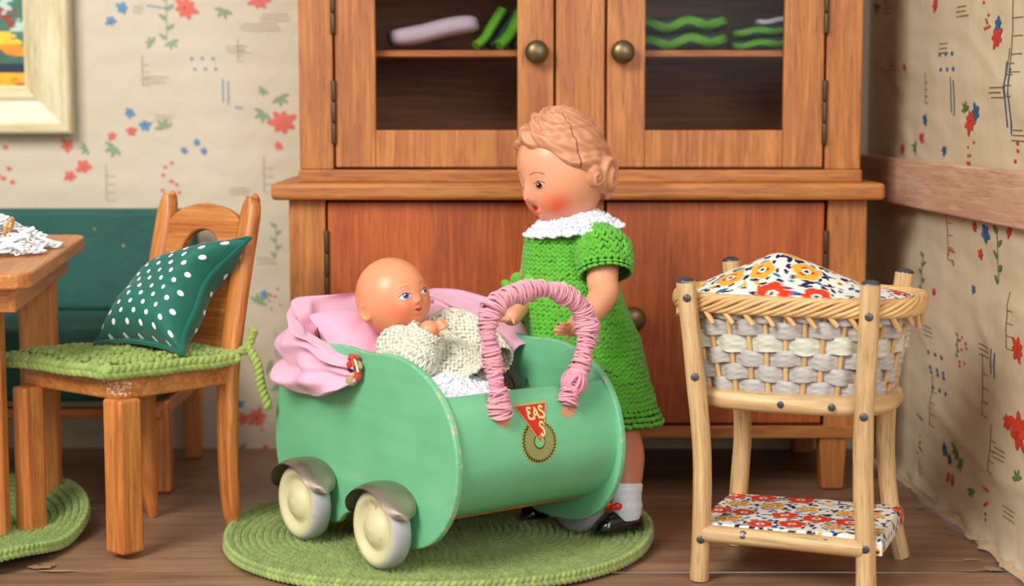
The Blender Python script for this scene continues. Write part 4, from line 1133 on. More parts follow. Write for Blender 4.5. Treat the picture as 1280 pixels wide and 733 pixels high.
tri = [hit(643, 509), hit(680, 504.5), hit(675, 553)]; tc = np.mean(tri, 0)
def sub(pts, k=10):
    o_ = []
    for i in range(len(pts)):
        p, q = np.array(pts[i]), np.array(pts[(i + 1) % len(pts)])
        for j in range(k): o_.append(p + (q - p) * j / k)
    return o_
epoly(b, sub([tc + (np.array(p) - tc) * 1.10 for p in tri]), srgb(226, 176, 90), .0022)
epoly(b, sub(tri), srgb(214, 46, 24), .0025)
em = mk('emblem', b, M['col'], root); em['label'] = 'red triangle over an olive toothed disc'; ORG[em.name] = ORG[root.name]
b = Buf()
tw = np.array(tri[1]) - np.array(tri[0]); tdn = np.array(tri[2]) - (np.array(tri[0]) + np.array(tri[1])) / 2
ex_ = tw / 37.0; ey_ = np.array([0, 1.]) * np.linalg.norm(tw) / 37 * 1.12
o_ = np.array(tri[0])
def stroke(pts, w=1.9):
    pts = catmull(np.array(pts, float), 6)
    Tn = nz(np.gradient(pts, axis=0)); Nn_ = np.stack([-Tn[:, 1], Tn[:, 0]], 1)
    q1 = o_ + (pts + Nn_ * w / 2) @ np.stack([ex_, ey_]); q2 = o_ + (pts - Nn_ * w / 2) @ np.stack([ex_, ey_])
    G = np.stack([fsurf(q1[:, 0], q1[:, 1], .0030), fsurf(q2[:, 0], q2[:, 1], .0030)], 1); add_grid(b, G, col=srgb(244, 226, 150))
stroke([(17.5, 3.5), (14, 2.6), (12.6, 5), (16, 7)]); stroke([(16, 7), (12.8, 8), (13.6, 12), (18.5, 12.6)])
stroke([(18.6, 13.5), (20.4, 8), (22.2, 2.6)]); stroke([(22.2, 2.6), (24, 8), (25.6, 13.2)]); stroke([(19.6, 9.6), (24.6, 9.2)], 1.6)
stroke([(32, 3.6), (28.8, 2.2), (27.4, 5), (30.6, 7.5), (32, 10.5), (29.5, 12.8), (26.8, 11.4)])
stroke([(28.6, 17.4), (25.4, 16), (24, 19), (27.2, 22), (28.6, 25.4), (26, 28), (23.4, 26.2)])
mk('lettering', b, M['col'], em)
# handle wrapped in pink yarn
hp = [(.174, .352), (.167, .42), (.158, .493), (.154, .55), (.176, .588), (.222, .606), (.29, .614), (.350, .602), (.398, .572), (.417, .527), (.408, .482), (.390, .44), (.362, .395), (.349, .358)]
hl = lambda z: -.186 + (z - .36) * .10
hP = catmull([PW(o_, hl(z), z) for o_, z in hp], 14)
Lh = np.concatenate([[0], np.cumsum(np.linalg.norm(np.diff(hP, axis=0), axis=1))]); T, N, B_ = frames(hP)
b = Buf(); tube(b, hP[:-2], .0150, 16, col=srgb(206, 128, 146))
nW = 300; ss = np.linspace(.006, Lh[-1] - .012, nW) + rng.normal(size=nW) * .0012
for k, s in enumerate(ss):
    fr = s / Lh[-1]
    rad = .0182 + .0030 * math.sin(s * 62) + .0011 * rng.normal() + (.008 * math.exp(-((fr - .955) / .03) ** 2)) + .003 * math.sin(s * 23 + 2)
    P0 = np.array([np.interp(s, Lh, hP[:, i]) for i in range(3)]); Tt = nz(np.array([np.interp(s, Lh, T[:, i]) for i in range(3)])); Na = nz(np.array([np.interp(s, Lh, N[:, i]) for i in range(3)])); Ba = np.cross(Tt, Na)
    a = np.linspace(0, 2 * pi, 20, endpoint=False); tl = rng.normal() * .20 + .25 * math.sin(s * 40); tp = rng.uniform(0, 6.28)
    off_ = (rng.normal(size=2) * .0016)
    rp = P0 + (rad * (1 + .04 * np.sin(3 * a + k)))[:, None] * (np.cos(a)[:, None] * Na + np.sin(a)[:, None] * Ba) + (tl * rad * np.sin(a + tp))[:, None] * Tt + off_[0] * Na + off_[1] * Ba
    tube(b, rp, .0021 + .0008 * rng.uniform(), 5, closed=True, col=tuple(np.array(srgb(236, 164, 176)) * rng.uniform(.85, 1.15)))
for k in range(9):   # knot at the far foot
    c = hP[-20]; a = np.linspace(0, 2 * pi, 18, endpoint=False); ax = nz(rng.normal(size=3)); u_ = nz(np.cross(ax, [0, 0, 1])); w_ = np.cross(ax, u_)
    tube(b, c + (.024 + .003 * rng.uniform()) * (np.cos(a)[:, None] * u_ + np.sin(a)[:, None] * w_), .0045, 6, closed=True, col=srgb(226, 152, 168))
fuzz(b, hP, N * np.sin(np.arange(len(hP)))[:, None] + B_ * np.cos(np.arange(len(hP)))[:, None], 900, .040, .0003, 0, srgb(240, 180, 190), .5)
hd = mk('handle', b, M['yarn'], root); hd['label'] = 'arched handle wrapped in pink yarn'
b = fpb
for q in (hP[0], hP[-1]):
    o1 = (q - A0) @ E1; z1 = q[2]; ar = Lf[np.argmin(np.abs(fp[:, 1] - z1))]
    t = np.linspace(0, 2 * pi, 20, endpoint=False); rr_ = .019 * (1 + .25 * vnoise(np.stack([np.cos(t), np.sin(t)], -1), 2, z1 * 100, 2))
    epoly(b, np.stack([o1 + .004 + rr_ * np.cos(t), ar + .004 + rr_ * np.sin(t) * .8], 1), srgb(208, 150, 110), .0009)
for i_ in (-1, -2): fpb.M[i_][:] = 1
mk('front_panel', b, [M['green'], M['col']], root)

# pink gathered hood lying round the back rim
kp = np.array([(.030, .135), (.016, .19), (.008, .27), (.012, .35), (.030, .42), (.09, .47), (.20, .49), (.32, .495), (.43, .48), (.490, .42), (.505, .32), (.502, .22), (.495, .12)])
kd = catmull(kp, 18); nk = len(kd); tS = np.linspace(0, 1, nk)
ztop = np.interp(tS, [0, .08, .2, .30, .42, .55, .70, .85, 1], [.445, .462, .495, .515, .545, .560, .560, .525, .455])
zlow = np.interp(tS, [0, .05, .15, .3, .4, .7, .9, 1], [.405, .385, .368, .358, .37, .38, .42, .42])
blg = np.interp(tS, [0, .06, .2, .35, .5, .8, 1], [.010, .018, .028, .034, .034, .026, .010])
Tk = nz(np.gradient(kd, axis=0)); Nk = np.stack([-Tk[:, 1], Tk[:, 0]], 1)
cent = np.array([.26, .2]); sg = np.sign(np.sum(Nk * (kd - cent), 1)); Nk = Nk * sg[:, None]
nt_ = 110; tt = np.linspace(0, 1, nt_); G = np.zeros((nk, nt_, 3)); gc = np.zeros((nk, nt_, 3)); Lk = np.concatenate([[0], np.cumsum(np.linalg.norm(np.diff(kd, axis=0), axis=1))])
cx_ = [0, .12, .25, .36, .5, .64, .78, .9, 1]
for i in range(nk):
    zt, zl, bl = ztop[i], zlow[i], blg[i]; s = tS[i]; h = zt - zl
    o_out = np.interp(tt, cx_, [-.055, -.05, -.030, .0, bl * .8, bl, bl * .85, bl * .5, .0])
    dp_ = .10 - .065 * float(smooth(.5, .62, s))
    z_ = np.interp(tt, cx_, [zt - dp_, zt - .4 * dp_, zt - .004, zt, zt - .13 * h - .01, zt - .45 * h, zt - .75 * h, zl, zl + .012])
    fold = .017 * np.sin(2 * pi * (2.1 * tt + .55 * math.sin(2.6 * s + .3)) + 1.2) + .011 * np.sin(2 * pi * (4.3 * tt - 1.6 * s) + 2) + .004 * np.sin(60 * s + 4 * tt)
    fold += .011 * math.sin(s * 15.0 + 1.0) * np.sin(2 * pi * (1.2 * tt + 1.4 * s)) + .007 * np.sin(2 * pi * (3.1 * tt + 5.5 * s))
    fold -= .030 * float(smooth(0, .10, s)) * np.exp(-((tt - (.76 - .10 * s)) / .035) ** 2) * (1 - float(smooth(.5, .6, s)))
    fold -= .022 * math.exp(-((s - .20) / .11) ** 2) * np.exp(-((tt - (.40 + .55 * (s - .05))) / .030) ** 2)
    fold += .012 * math.exp(-((s - .20) / .12) ** 2) * np.exp(-((tt - (.50 + .4 * (s - .05))) / .05) ** 2)
    fold -= .016 * math.exp(-((s - .34) / .05) ** 2) * np.exp(-((tt - .42) / .10) ** 2)
    pinch = min(1, s / .12) * min(1, (1 - s) / .08)
    fold = fold * np.clip(tt * 4, 0, 1) * (.3 + .7 * pinch)
    o2 = o_out + fold
    G[i] = PW(kd[i, 0] + Nk[i, 0] * o2, kd[i, 1] + Nk[i, 1] * o2, z_ + .012 * np.sin(2 * pi * (1.5 * tt + 2 * s)) * np.clip(tt * 3, 0, 1) * pinch)
    gc[i] = np.stack([np.full(nt_, Lk[i]), tt * .35, tt * 0], -1)
b = Buf(); pk = np.array(srgb(244, 184, 204))
cc = np.tile(pk, (nk, nt_, 1)); sp = np.exp(-((tS[:, None] - .11) / .018) ** 2 - ((tt[None] - .62) / .05) ** 2)[..., None]
cc = cc * (1 - sp * .45) + np.array(srgb(150, 160, 186)) * sp * .45
# smooth the cross sections
for _ in range(5): G[:, 1:-1] = (G[:, :-2] + 2 * G[:, 1:-1] + G[:, 2:]) / 4
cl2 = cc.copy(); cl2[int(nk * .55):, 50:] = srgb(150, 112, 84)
add_grid(b, G, col=cc, gc=gc); add_grid(b, G - (Nk[:, :1] * E1 + Nk[:, 1:] * E2)[:, None] * .005 * np.clip((tt - .22) * 6, 0, 1)[None, :, None] - np.array([0, 0, .0015]), col=cl2, gc=gc, flip=True)
hood = mk('hood', b, M['pinkcloth'], root); hood['label'] = 'gathered pink cloth hood folded round the back rim'; ORG[hood.name] = ORG[root.name]
b = Buf(); Gl = np.zeros((nk, 10, 3))
for i in range(nk):
    t5 = np.linspace(0, 1, 10); o2 = -.05 - .012 * np.sin(t5 * 3 + i * .1); Gl[i] = PW(kd[i, 0] + Nk[i, 0] * o2 * min(1, .3 + tS[i] * 5), kd[i, 1] + Nk[i, 1] * o2, ztop[i] - .03 - t5 * .12)
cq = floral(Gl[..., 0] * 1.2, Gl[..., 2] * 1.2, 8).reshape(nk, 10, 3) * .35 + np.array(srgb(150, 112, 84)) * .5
add_grid(b, Gl, col=cq, gc=Gl); add_grid(b, Gl, col=cq, flip=True); mk('hood_lining', b, M['cloth'], root)
b = Buf()   # knitted flower at the hood's foot
fc = PW(.028, .148, .432); cA, cB = srgb(206, 74, 34), srgb(190, 150, 100)
for k in range(7):
    a = 2 * pi * k / 7; blobs(b, [fc + .017 * (math.cos(a) * E2 + math.sin(a) * np.array([0, 0, 1.3]))], [math.cos(a + .9) * E2 + math.sin(a + .9) * np.array([0, 0, 1.])], [-E1], .015, .009, 0, cA if k % 3 else cB, 10, 8)
ellip(b, fc + [0, 0, -.026] - E1 * .008, (.012, .012, .012), None, 3, col=srgb(178, 150, 104)); ellip(b, fc - E1 * .010, (.007, .007, .007), None, 2, col=srgb(40, 26, 20))
ellip(b, fc + [0, 0, .01] - E1 * .012 - E2 * .004, (.009, .009, .009), None, 3, col=srgb(196, 60, 30))
tube(b, catmull([fc - E1 * .01, fc - E2 * .02 - E1 * .012 + [0, 0, .022], fc - E2 * .028 - E1 * .008 + [0, 0, -.004]], 6), .0028, 6, col=srgb(238, 230, 210))
tube(b, catmull([fc + E2 * .01 - E1 * .006 + [0, 0, .02], fc + [0, 0, .03] - E1 * .012 - E2 * .01, fc - E2 * .022 - E1 * .012 + [0, 0, .008]], 6), .005, 8, col=cA)
fo = mk('knitted_flower', b, M['yarn'], hood); fo['label'] = 'orange and tan knitted flower'

# pink pillow behind the baby
def pillow(name, c, ux, uy, hw, hh, th, mt, col, seed):
    b = Buf(); n = 48; g1 = np.linspace(-1, 1, n); S_, T_ = np.meshgrid(g1, g1, indexing='ij'); nn = np.cross(ux, uy)
    su = S_ * (1 - .09 * (1 - T_ ** 2)); sv = T_ * (1 - .09 * (1 - S_ ** 2)); h = th * ((1 - S_ ** 4) * (1 - T_ ** 4)) ** .55
    w = .006 * vnoise(np.stack([S_, T_], -1), 2.4, seed, 2) * (1 - S_ ** 4) * (1 - T_ ** 4)
    for sg in (1, -1):
        G = np.array(c) + (su * hw)[..., None] * ux + (sv * hh)[..., None] * uy + (h * sg + w)[..., None] * nn
        add_grid(b, G, col=col, gc=np.stack([S_ * hw, T_ * hh, S_ * 0], -1), flip=sg < 0)
    return mk(name, b, mt)
uy_ = nz(E2 * .75 + np.array([0, 0, .66])); ux_ = nz(E1 * 1.0 + np.array([0, 0, -.02])); ux_ = nz(ux_ - uy_ * np.dot(ux_, uy_))
o = pillow('pillow', PW(.262, .33, .435), ux_, uy_, .19, .125, .06, M['pinkcloth'], srgb(242, 178, 200), 3)
tag(o, 'plain pink pillow inside the pram behind the baby doll', 'pillow')

# ================================================================== FIGURE TOOLS
def limb(b, pts, rad, k=20, n=8):
    P = catmull(pts, n); r = np.interp(np.linspace(0, 1, len(P)), np.linspace(0, 1, len(rad)), rad)
    tube(b, P, r, k); ellip(b, P[0], (r[0],) * 3, None, 3); ellip(b, P[-1], (r[-1],) * 3, None, 3)
def head_surf(d, dims, feats, jaw=.14):
    az = np.arctan2(d[:, 1], d[:, 0]); el = np.arcsin(np.clip(d[:, 2], -1, 1))
    disp = np.zeros(len(d))
    for a, e, amp, wa, we in feats:
        for s in ((1, -1) if a else (1,)):
            da = (az - s * math.radians(a)) * np.cos(el); disp += amp * np.exp(-(da / math.radians(wa)) ** 2 - ((el - math.radians(e)) / math.radians(we)) ** 2)
    q = d * np.array(dims)
    low = np.clip(-d[:, 2], 0, 1); q[:, 1] *= 1 - jaw * low ** 1.5; q[:, 0] *= 1 - .10 * low * (d[:, 0] < 0)
    return q * (1 + disp[:, None]), az, el
GIRL = [(0, -15, .155, 6.5, 7), (0, -9, .05, 5, 10), (34, -31, .085, 18, 16), (0, -53, .085, 15, 11), (0, -33, .060, 8, 3.2), (0, -40, .045, 7, 3.0), (0, -36.5, -.022, 7, 1.4), (19, -7, -.035, 9, 7), (0, 20, .03, 40, 18), (0, -46, -.03, 9, 3.5), (5, -17.5, .02, 3.5, 3.5)]
BABY = [(0, -11, .085, 6.5, 5), (0, -6, .02, 6, 8), (34, -23, .075, 20, 17), (0, -40, .085, 15, 10), (0, -21, .05, 8, 2.8), (0, -27, .045, 7, 2.8), (0, -24, -.04, 9, 1.6), (21, -1, -.035, 10, 7), (0, 30, .04, 45, 22), (0, -32, -.03, 9, 3), (6, -13, .02, 3.2, 3.2)]
def eye(parent, C, R, dims, feats, az, el, r, look, iris, skin, sclera=True, dark=(20, 14, 12), lid=1.0):
    a, e = math.radians(az), math.radians(el); d = np.array([[math.cos(e) * math.cos(a), math.cos(e) * math.sin(a), math.sin(e)]])
    q, _, _ = head_surf(d, dims, feats); p = C + R @ q[0]; n_ = nz(q[0] / np.array(dims) ** 2); nw = R @ n_
    up = R @ np.array([0, 0, 1.]); sd = nz(np.cross(up, nw)); up = np.cross(nw, sd)
    nU, nV = 90, 90; U_, V_ = np.meshgrid(np.linspace(-1, 1, nU), np.linspace(-1, 1, nV), indexing='ij'); rad = np.hypot(U_, V_)
    k = np.where(rad > 1, 1 / np.maximum(rad, 1e-6), 1); U_ = U_ * k; V_ = V_ * k; rad = np.minimum(rad, 1)
    dome = np.sqrt(np.clip(1 - rad ** 2 * .98, 0, 1))
    G = p + (U_ * r * 1.25)[..., None] * sd + (V_ * r)[..., None] * up + ((dome - .45) * r * .55)[..., None] * nw
    x = U_ - look[0]; y = V_ - look[1]
    C_ = np.tile(np.array(srgb(*skin)), (nU, nV, 1))
    alm = (np.abs(V_ - .02) < .62 * lid * (1 - (np.abs(U_) / .92) ** 2.2)) & (np.abs(U_) < .92)
    if sclera: C_[alm] = srgb(236, 232, 232)
    ir = np.hypot(x * 1.15, y); C_[alm & (ir < .52)] = srgb(*iris); C_[alm & (ir < .52) & (ir > .43)] = tuple(np.array(srgb(*iris)) * .4); C_[alm & (ir < .26)] = srgb(*dark)
    edge_ = (V_ > 0) & (np.abs(V_ - .62 * lid * (1 - (np.abs(U_) / .92) ** 2.2)) < .10) & (np.abs(U_) < .9); C_[edge_] = srgb(96, 44, 30)
    C_[np.hypot(x + .14, y - .2) < .10] = srgb(250, 250, 250)  # small white highlight painted into the eye colour
    b = Buf(); add_grid(b, G, col=C_, flip=False); return mk('eye', b, M['skin'], parent)
def finger(b, base_, dirv, nrm, L, r, curl):
    """three joints bending towards -nrm"""
    p = np.array(base_, float); d = nz(dirv); P_ = [p]; ax = nz(np.cross(d, nrm))
    for i, f in enumerate((.42, .33, .25)):
        p = p + d * L * f; P_.append(p); an = -curl[i]; d = d * math.cos(an) + np.cross(ax, d) * math.sin(an) * -1 + ax * np.dot(ax, d) * (1 - math.cos(an)); d = nz(d)
    limb(b, P_, [r, r * .95, r * .85, r * .72], 12, 5)
def hand(b, w, d, nrm, S, curl=(.5, .6, .5), thumb_side=1, rf=.1):
    """w wrist, d pointing direction, nrm back of the hand, S hand length"""
    d = nz(d); nrm = nz(nrm - d * np.dot(nrm, d)); s = np.cross(d, nrm) * thumb_side
    R = np.stack([d, s, nrm], 1)
    ellip(b, w + d * S * .26, (S * .30, S * .22, S * .13), R, 3)
    for i, (o_, L) in enumerate(((.165, .46), (.055, .50), (-.055, .47), (-.16, .38))):
        finger(b, w + d * S * (.44 - abs(o_ - .05) * .3) + s * S * o_ * 1.05, d + s * o_ * .5, nrm, S * L, S * rf * (.66 if i < 3 else .56), curl)
    finger(b, w + d * S * .14 + s * S * .17, d * .75 + s * .7 - nrm * .35, nrm, S * .38, S * rf * .72, (curl[0] * .5, curl[1] * .5, .2))
def paint(V, C, R, dims, base_c, cheek, lip, brow=None, cheek_w=17, ck=(38, -30), lips=(0, -36), limit=1.35, brow_el=8, cheek_a=.85, nost=-19.5, chin=-52):
    q = (V - C) @ R; rr_ = np.linalg.norm(q / np.array(dims), axis=1); az = np.degrees(np.arctan2(q[:, 1], q[:, 0])); el = np.degrees(np.arcsin(np.clip(q[:, 2] / (np.linalg.norm(q, axis=1) + 1e-9), -1, 1)))
    H = rr_ < limit; col = np.tile(np.array(base_c), (len(V), 1)); n_ = vnoise(V, 12, 3, 2)[:, None] * .05; col = col * (1 + n_)
    A = np.abs(az)
    w = np.exp(-(((A - ck[0]) * np.cos(np.radians(el))) / cheek_w) ** 2 - ((el - ck[1]) / (cheek_w * .85)) ** 2) * H * cheek_a
    w = w + .28 * np.exp(-(az / 9) ** 2 - ((el + 15) / 7) ** 2) * H + .35 * np.exp(-(az / 14) ** 2 - ((el - chin) / 8) ** 2) * H
    w = np.clip(w, 0, 1)[:, None]; col = col * (1 - w) + np.array(cheek) * w
    lw = 7.4; top = lips[1] + 4.6 - .05 * np.abs(A - 3) ; m = H & (A < lw) & (el < lips[1] + 3.4 * (1 - (A / lw) ** 2) ** .5 - 1.2 * np.exp(-(A / 2) ** 2)) & (el > lips[1] - 3.2 * np.sqrt(np.clip(1 - (A / (lw * .85)) ** 2, 0, 1)))
    col[m] = lip; ml = H & (A < lw * .95) & (np.abs(el - lips[1] + .2) < .7); col[ml] = np.array(lip) * .65
    if brow is not None:
        be = brow_el + 4.5 - ((A - 20) / 6.5) ** 2; mb = H & (A > 10) & (A < 32) & (np.abs(el - be) < .75); col[mb] = brow
    nm = H & (np.hypot(A - 3.2, (el - nost) * 1.3) < 1.1); col[nm] = np.array(cheek) * .8
    return np.clip(col, 0, 1)

# ================================================================== BABY DOLL
bC = dep(490, 372, 3.935); f_ = nz(np.array([.68, -.72, .20])); u_ = nz(np.array([-.20, 0, .96])); u_ = nz(u_ - f_ * np.dot(u_, f_)); l_ = np.cross(u_, f_)
bR = np.stack([f_, l_, u_], 1); bD = (.086, .080, .090)
d, F = ico(6); q, az, el = head_surf(d, bD, BABY, .10)
# moulded tuft
q *= (1 + .018 * np.exp(-((np.degrees(az)) / 22) ** 2 - ((np.degrees(el) - 52) / 9) ** 2) * (1 + .5 * np.sin(az * 22)))[:, None]
b = Buf(); b.add(bC + q @ bR.T, F)
for s in (1, -1):
    e_ = math.radians(97) * s; ep = bC + bR @ np.array([math.cos(e_) * .088 + .002, math.sin(e_) * .078, -.016])
    Re = bR @ rotz(-.35 * s); t = np.linspace(0, 2 * pi, 24, endpoint=False)
    ring = ep + (np.cos(t) * .011)[:, None] * Re[:, 0] + (np.sin(t) * .016)[:, None] * Re[:, 2]
    tube(b, ring, .0052, 10, closed=True); ellip(b, ep - Re[:, 1] * s * .003, (.011, .005, .015), Re, 3)
nk_ = bC - u_ * .088 - f_ * .012
shC = PW(.228, .205, .445); pel = PW(.275, .05, .275)
limb(b, [nk_ + u_ * .03, shC], [.034, .04]); limb(b, [shC, (shC + pel) / 2 + [0, 0, .01], pel], [.055, .062, .050])
sl = dep(500, 436, 3.86); el_ = dep(516, 452, 3.80); wr_ = dep(536, 413, 3.80)
limb(b, [shC + (sl - shC) * .3, sl, el_, wr_], [.034, .032, .030, .022])
hand(b, wr_, dep(556, 404, 3.80) - wr_, np.array([-.3, -.8, .2]), .052, (.5, .7, .6), 1)
sr = dep(566, 416, 4.0); er = dep(598, 434, 3.96); wr2 = dep(616, 452, 3.92)
limb(b, [shC + (sr - shC) * .4, sr, er, wr2], [.034, .032, .028, .022]); hand(b, wr2, wr2 - er, np.array([.5, -.4, .6]), .05, (.4, .5, .4), -1)
for s in (-.045, .045): limb(b, [pel + E1 * s, PW(.275 + s, -.04, .25), PW(.275 + s, -.10, .22)], [.036, .032, .026]); ellip(b, PW(.275 + s, -.14, .215), (.02, .03, .022), None, 3)
V, F = remesh(b, .0021, 2)
c_ = paint(V, bC, bR, bD, srgb(242, 156, 112), srgb(236, 98, 70), srgb(206, 56, 46), srgb(206, 120, 80), 20, (34, -22), (0, -24.2), 1.45, 9, .5, nost=-14.5, chin=-41)
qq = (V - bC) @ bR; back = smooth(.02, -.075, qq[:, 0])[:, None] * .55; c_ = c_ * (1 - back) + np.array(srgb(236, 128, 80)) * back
b = Buf(); b.add(V, F, 0, c_); baby = mk('baby_doll', b, M['skin'], base=PW(.27, .1, .3)); tag(baby, 'baby doll with blue eyes in cream sweater lying in the green pram', 'doll')
for s in (1, -1): eye(baby, bC, bR, bD, BABY, 21 * s, -1, .0135, (.12, .12), (46, 112, 196), (240, 152, 114), lid=.85)
# sweater and dress
cream = np.array(srgb(226, 222, 200))
def loft(P, r, ex=None, wob=0.0, flat=1.0):
    P = catmull(P, 10); T, N, B_ = frames(P); rr_ = np.interp(np.linspace(0, 1, len(P)), np.linspace(0, 1, len(r)), r); tp = np.linspace(0, 1, len(P))
    def S(s, t):
        s = np.asarray(s, float); t = np.clip(np.asarray(t, float), 0, 1) if False else np.asarray(t, float)
        c = np.stack([np.interp(t, tp, P[:, i]) for i in range(3)], -1) + (t - np.clip(t, 0, 1))[..., None] * (P[-1] - P[0])
        n_ = np.stack([np.interp(t, tp, N[:, i]) for i in range(3)], -1); b_ = np.stack([np.interp(t, tp, B_[:, i]) for i in range(3)], -1); r_ = np.interp(t, tp, rr_)
        a = -2 * pi * s; w = 1 + wob * np.sin(a * 5 + t * 3)
        return c + (r_ * w * flat)[..., None] * np.cos(a)[..., None] * n_ + (r_ * w)[..., None] * np.sin(a)[..., None] * b_
    return S
def check(S):
    e = 1e-3; s = np.array([.1]); t = np.array([.5]); Ps = S(s + e, t) - S(s - e, t); Pt = S(s, t + e) - S(s, t - e); N = np.cross(Pt, Ps)[0]
    c = S(np.linspace(0, 1, 8, endpoint=False), np.full(8, .5)).mean(0); return np.dot(N, S(s, t)[0] - c) > 0
def orient(S):
    return S if check(S) else (lambda s, t: S(1 - np.asarray(s), t))
b = Buf(); K = dict(rad=.40, lift=.30, jit=.08, c_shade=.62, k=6, rr=5)
tA = orient(loft([nk_ + f_ * .004 - u_ * .004, shC + [0, 0, .0], (shC + pel) / 2 + [0, 0, .03], PW(.272, .085, .352)], [.036, .076, .090, .098]))
P1, N1, C1 = knit(b, tA, 46, 22, col=cream, **K)
tB = orient(loft([shC + (sl - shC) * .35, sl, el_ + [0, 0, .004], (el_ + wr_) / 2, wr_ + (wr_ - el_) * .02], [.040, .052, .054, .048, .040]))
P2, N2, C2 = knit(b, tB, 26, 18, col=cream, **K)
tC = orient(loft([shC + (sr - shC) * .4, sr, er, wr2 + (wr2 - er) * .2], [.045, .052, .050, .044])); P3, N3, C3 = knit(b, tC, 26, 16, col=cream, **K)
fuzz(b, np.concatenate([P1, P2, P3]), np.concatenate([N1, N2, N3]), 7000, .013, .0003, 0, srgb(238, 234, 216))
sw = mk('sweater', b, M['yarn'], baby); sw['label'] = 'cream knitted sweater'
b = Buf()
def skirt(s, t):
    s = np.asarray(s, float); t = np.asarray(t, float); a = pi * (s * 1.1 - .05)
    l = .15 - .28 * t; w = .125 + .03 * t; z = .325 - .02 * t; h = .105 - .035 * t + .004 * np.sin(9 * a)
    return PW(.205 + .01 * t - w * np.cos(a), l, z + h * np.sin(a))
if not (np.cross(skirt(np.array([.5]), np.array([.51])) - skirt(np.array([.5]), np.array([.49])), skirt(np.array([.51]), np.array([.5])) - skirt(np.array([.49]), np.array([.5])))[0][2] > 0):
    sk0 = skirt; skirt = lambda s, t: sk0(1 - np.asarray(s), t)
knit(b, skirt, 40, 26, closed=False, col=np.array(srgb(240, 240, 250)), rad=.42, lift=.25, jit=.12, c_shade=.86, garter=lambda s, t: (np.floor(t * 26) % 3 == 0), k=5, rr=4)
dr_ = mk('dress', b, M['yarn'], baby); dr_['label'] = 'white crocheted dress'

# ================================================================== GIRL DOLL
gC = dep(703, 212, 4.08); f_ = nz(np.array([-.815, -.545, -.22])); u_ = nz(np.array([-.10, -.05, 1])); u_ = nz(u_ - f_ * np.dot(u_, f_)); l_ = np.cross(u_, f_)
gR = np.stack([f_, l_, u_], 1); gD = (.104, .098, .133)
d, F = ico(6); q, az, el = head_surf(d, gD, GIRL, .16)
b = Buf(); b.add(gC + q @ gR.T, F)
G4 = lambda u, v, y: dep(u, v, y)
neck = G4(716, 268, 4.10); chest = G4(712, 325, 4.10); waist = G4(716, 385, 4.11); pelv = G4(732, 440, 4.12)
limb(b, [gC - u_ * .06 + [.01, 0, 0], neck, G4(714, 295, 4.10)], [.045, .040, .045]); limb(b, [G4(714, 305, 4.1), chest, waist, pelv], [.06, .078, .072, .082])
for s, (sh) in ((1, 0), (-1, 0)): pass
hipN, kneeN, ankN = G4(752, 462, 4.07), G4(776, 545, 3.985), G4(783, 618, 3.90)
limb(b, [hipN, kneeN, G4(783, 575, 3.95), ankN, G4(783, 640, 3.895)], [.062, .045, .042, .030, .028], 24)
hipF, kneeF, ankF = G4(712, 462, 4.16), G4(700, 550, 4.12), G4(690, 625, 4.09)
limb(b, [hipF, kneeF, ankF, G4(688, 640, 4.09)], [.06, .045, .030, .028], 24)
shN, elN, wrN = G4(754, 318, 4.01), G4(754, 368, 3.95), G4(719, 409, 3.83)
limb(b, [shN, G4(753, 350, 3.98), elN, (elN + wrN) / 2 + [.006, 0, -.002], wrN], [.038, .036, .034, .029, .022], 24)
hand(b, wrN, G4(696, 413, 3.79) - wrN + [0, 0, 0], np.array([-.1, .9, .25]), .062, (.35, .5, .5), 1)
shF, elF, wrF = G4(676, 325, 4.16), G4(655, 370, 4.08), G4(640, 396, 4.0)
limb(b, [shF, elF, wrF], [.036, .032, .022]); hand(b, wrF, G4(618, 404, 3.95) - wrF, np.array([-.1, -.3, .9]), .062, (.3, .4, .3), -1)
V, F = remesh(b, .0021, 2)
c_ = paint(V, gC, gR, gD, srgb(238, 164, 124), srgb(230, 78, 46), srgb(206, 34, 26), srgb(150, 78, 50), 18, (38, -35), (0, -35.5), 1.5, 5, .85, nost=-20.5)
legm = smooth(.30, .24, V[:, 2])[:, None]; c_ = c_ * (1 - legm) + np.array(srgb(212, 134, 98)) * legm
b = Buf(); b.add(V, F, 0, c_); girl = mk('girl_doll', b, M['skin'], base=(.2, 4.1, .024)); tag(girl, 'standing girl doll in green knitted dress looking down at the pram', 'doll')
for s in (1, -1): eye(girl, gC, gR, gD, GIRL, 23 * s, -5, .0145, (-.05, -.05), (58, 44, 42), (236, 168, 134), sclera=False, lid=1.0)
# moulded hair
d, F = ico(7); azd = np.degrees(np.arctan2(d[:, 1], d[:, 0])); eld = np.degrees(np.arcsin(np.clip(d[:, 2], -1, 1))); A = np.abs(azd)
hl_ = np.interp(A, [0, 25, 45, 60, 75, 95, 115, 180], [34, 31, 24, 15, 6, -8, -26, -32]); mask = smooth(-2.0, 3.5, eld - hl_ + 2 * np.sin(azd * .12))
hD = (gD[0] * 1.0, gD[1] * 1.0, gD[2] * 1.0); q, _, _ = head_surf(d, hD, [(0, 38, .05, 40, 10), (90, 8, .03, 30, 24), (180, 0, .05, 50, 40)], .10)
x = azd; y = eld
side = smooth(20, 60, A)
ph = (y * .16 + 1.5 * np.sin(np.radians(x) * 2.2) + .035 * A)
wav = np.sin(ph * 2.1 + np.radians(x) * 3.5)                                   # broad finger waves
strand = np.sin(y * .62 + 2.4 * np.sin(ph * 1.3) + np.radians(x) * 7) * .5 + .5 * np.sin(x * .34 + y * .30 + 2 * wav)
thk = .088 + .034 * wav + .018 * strand
thk = thk * mask - .06 * (1 - mask)
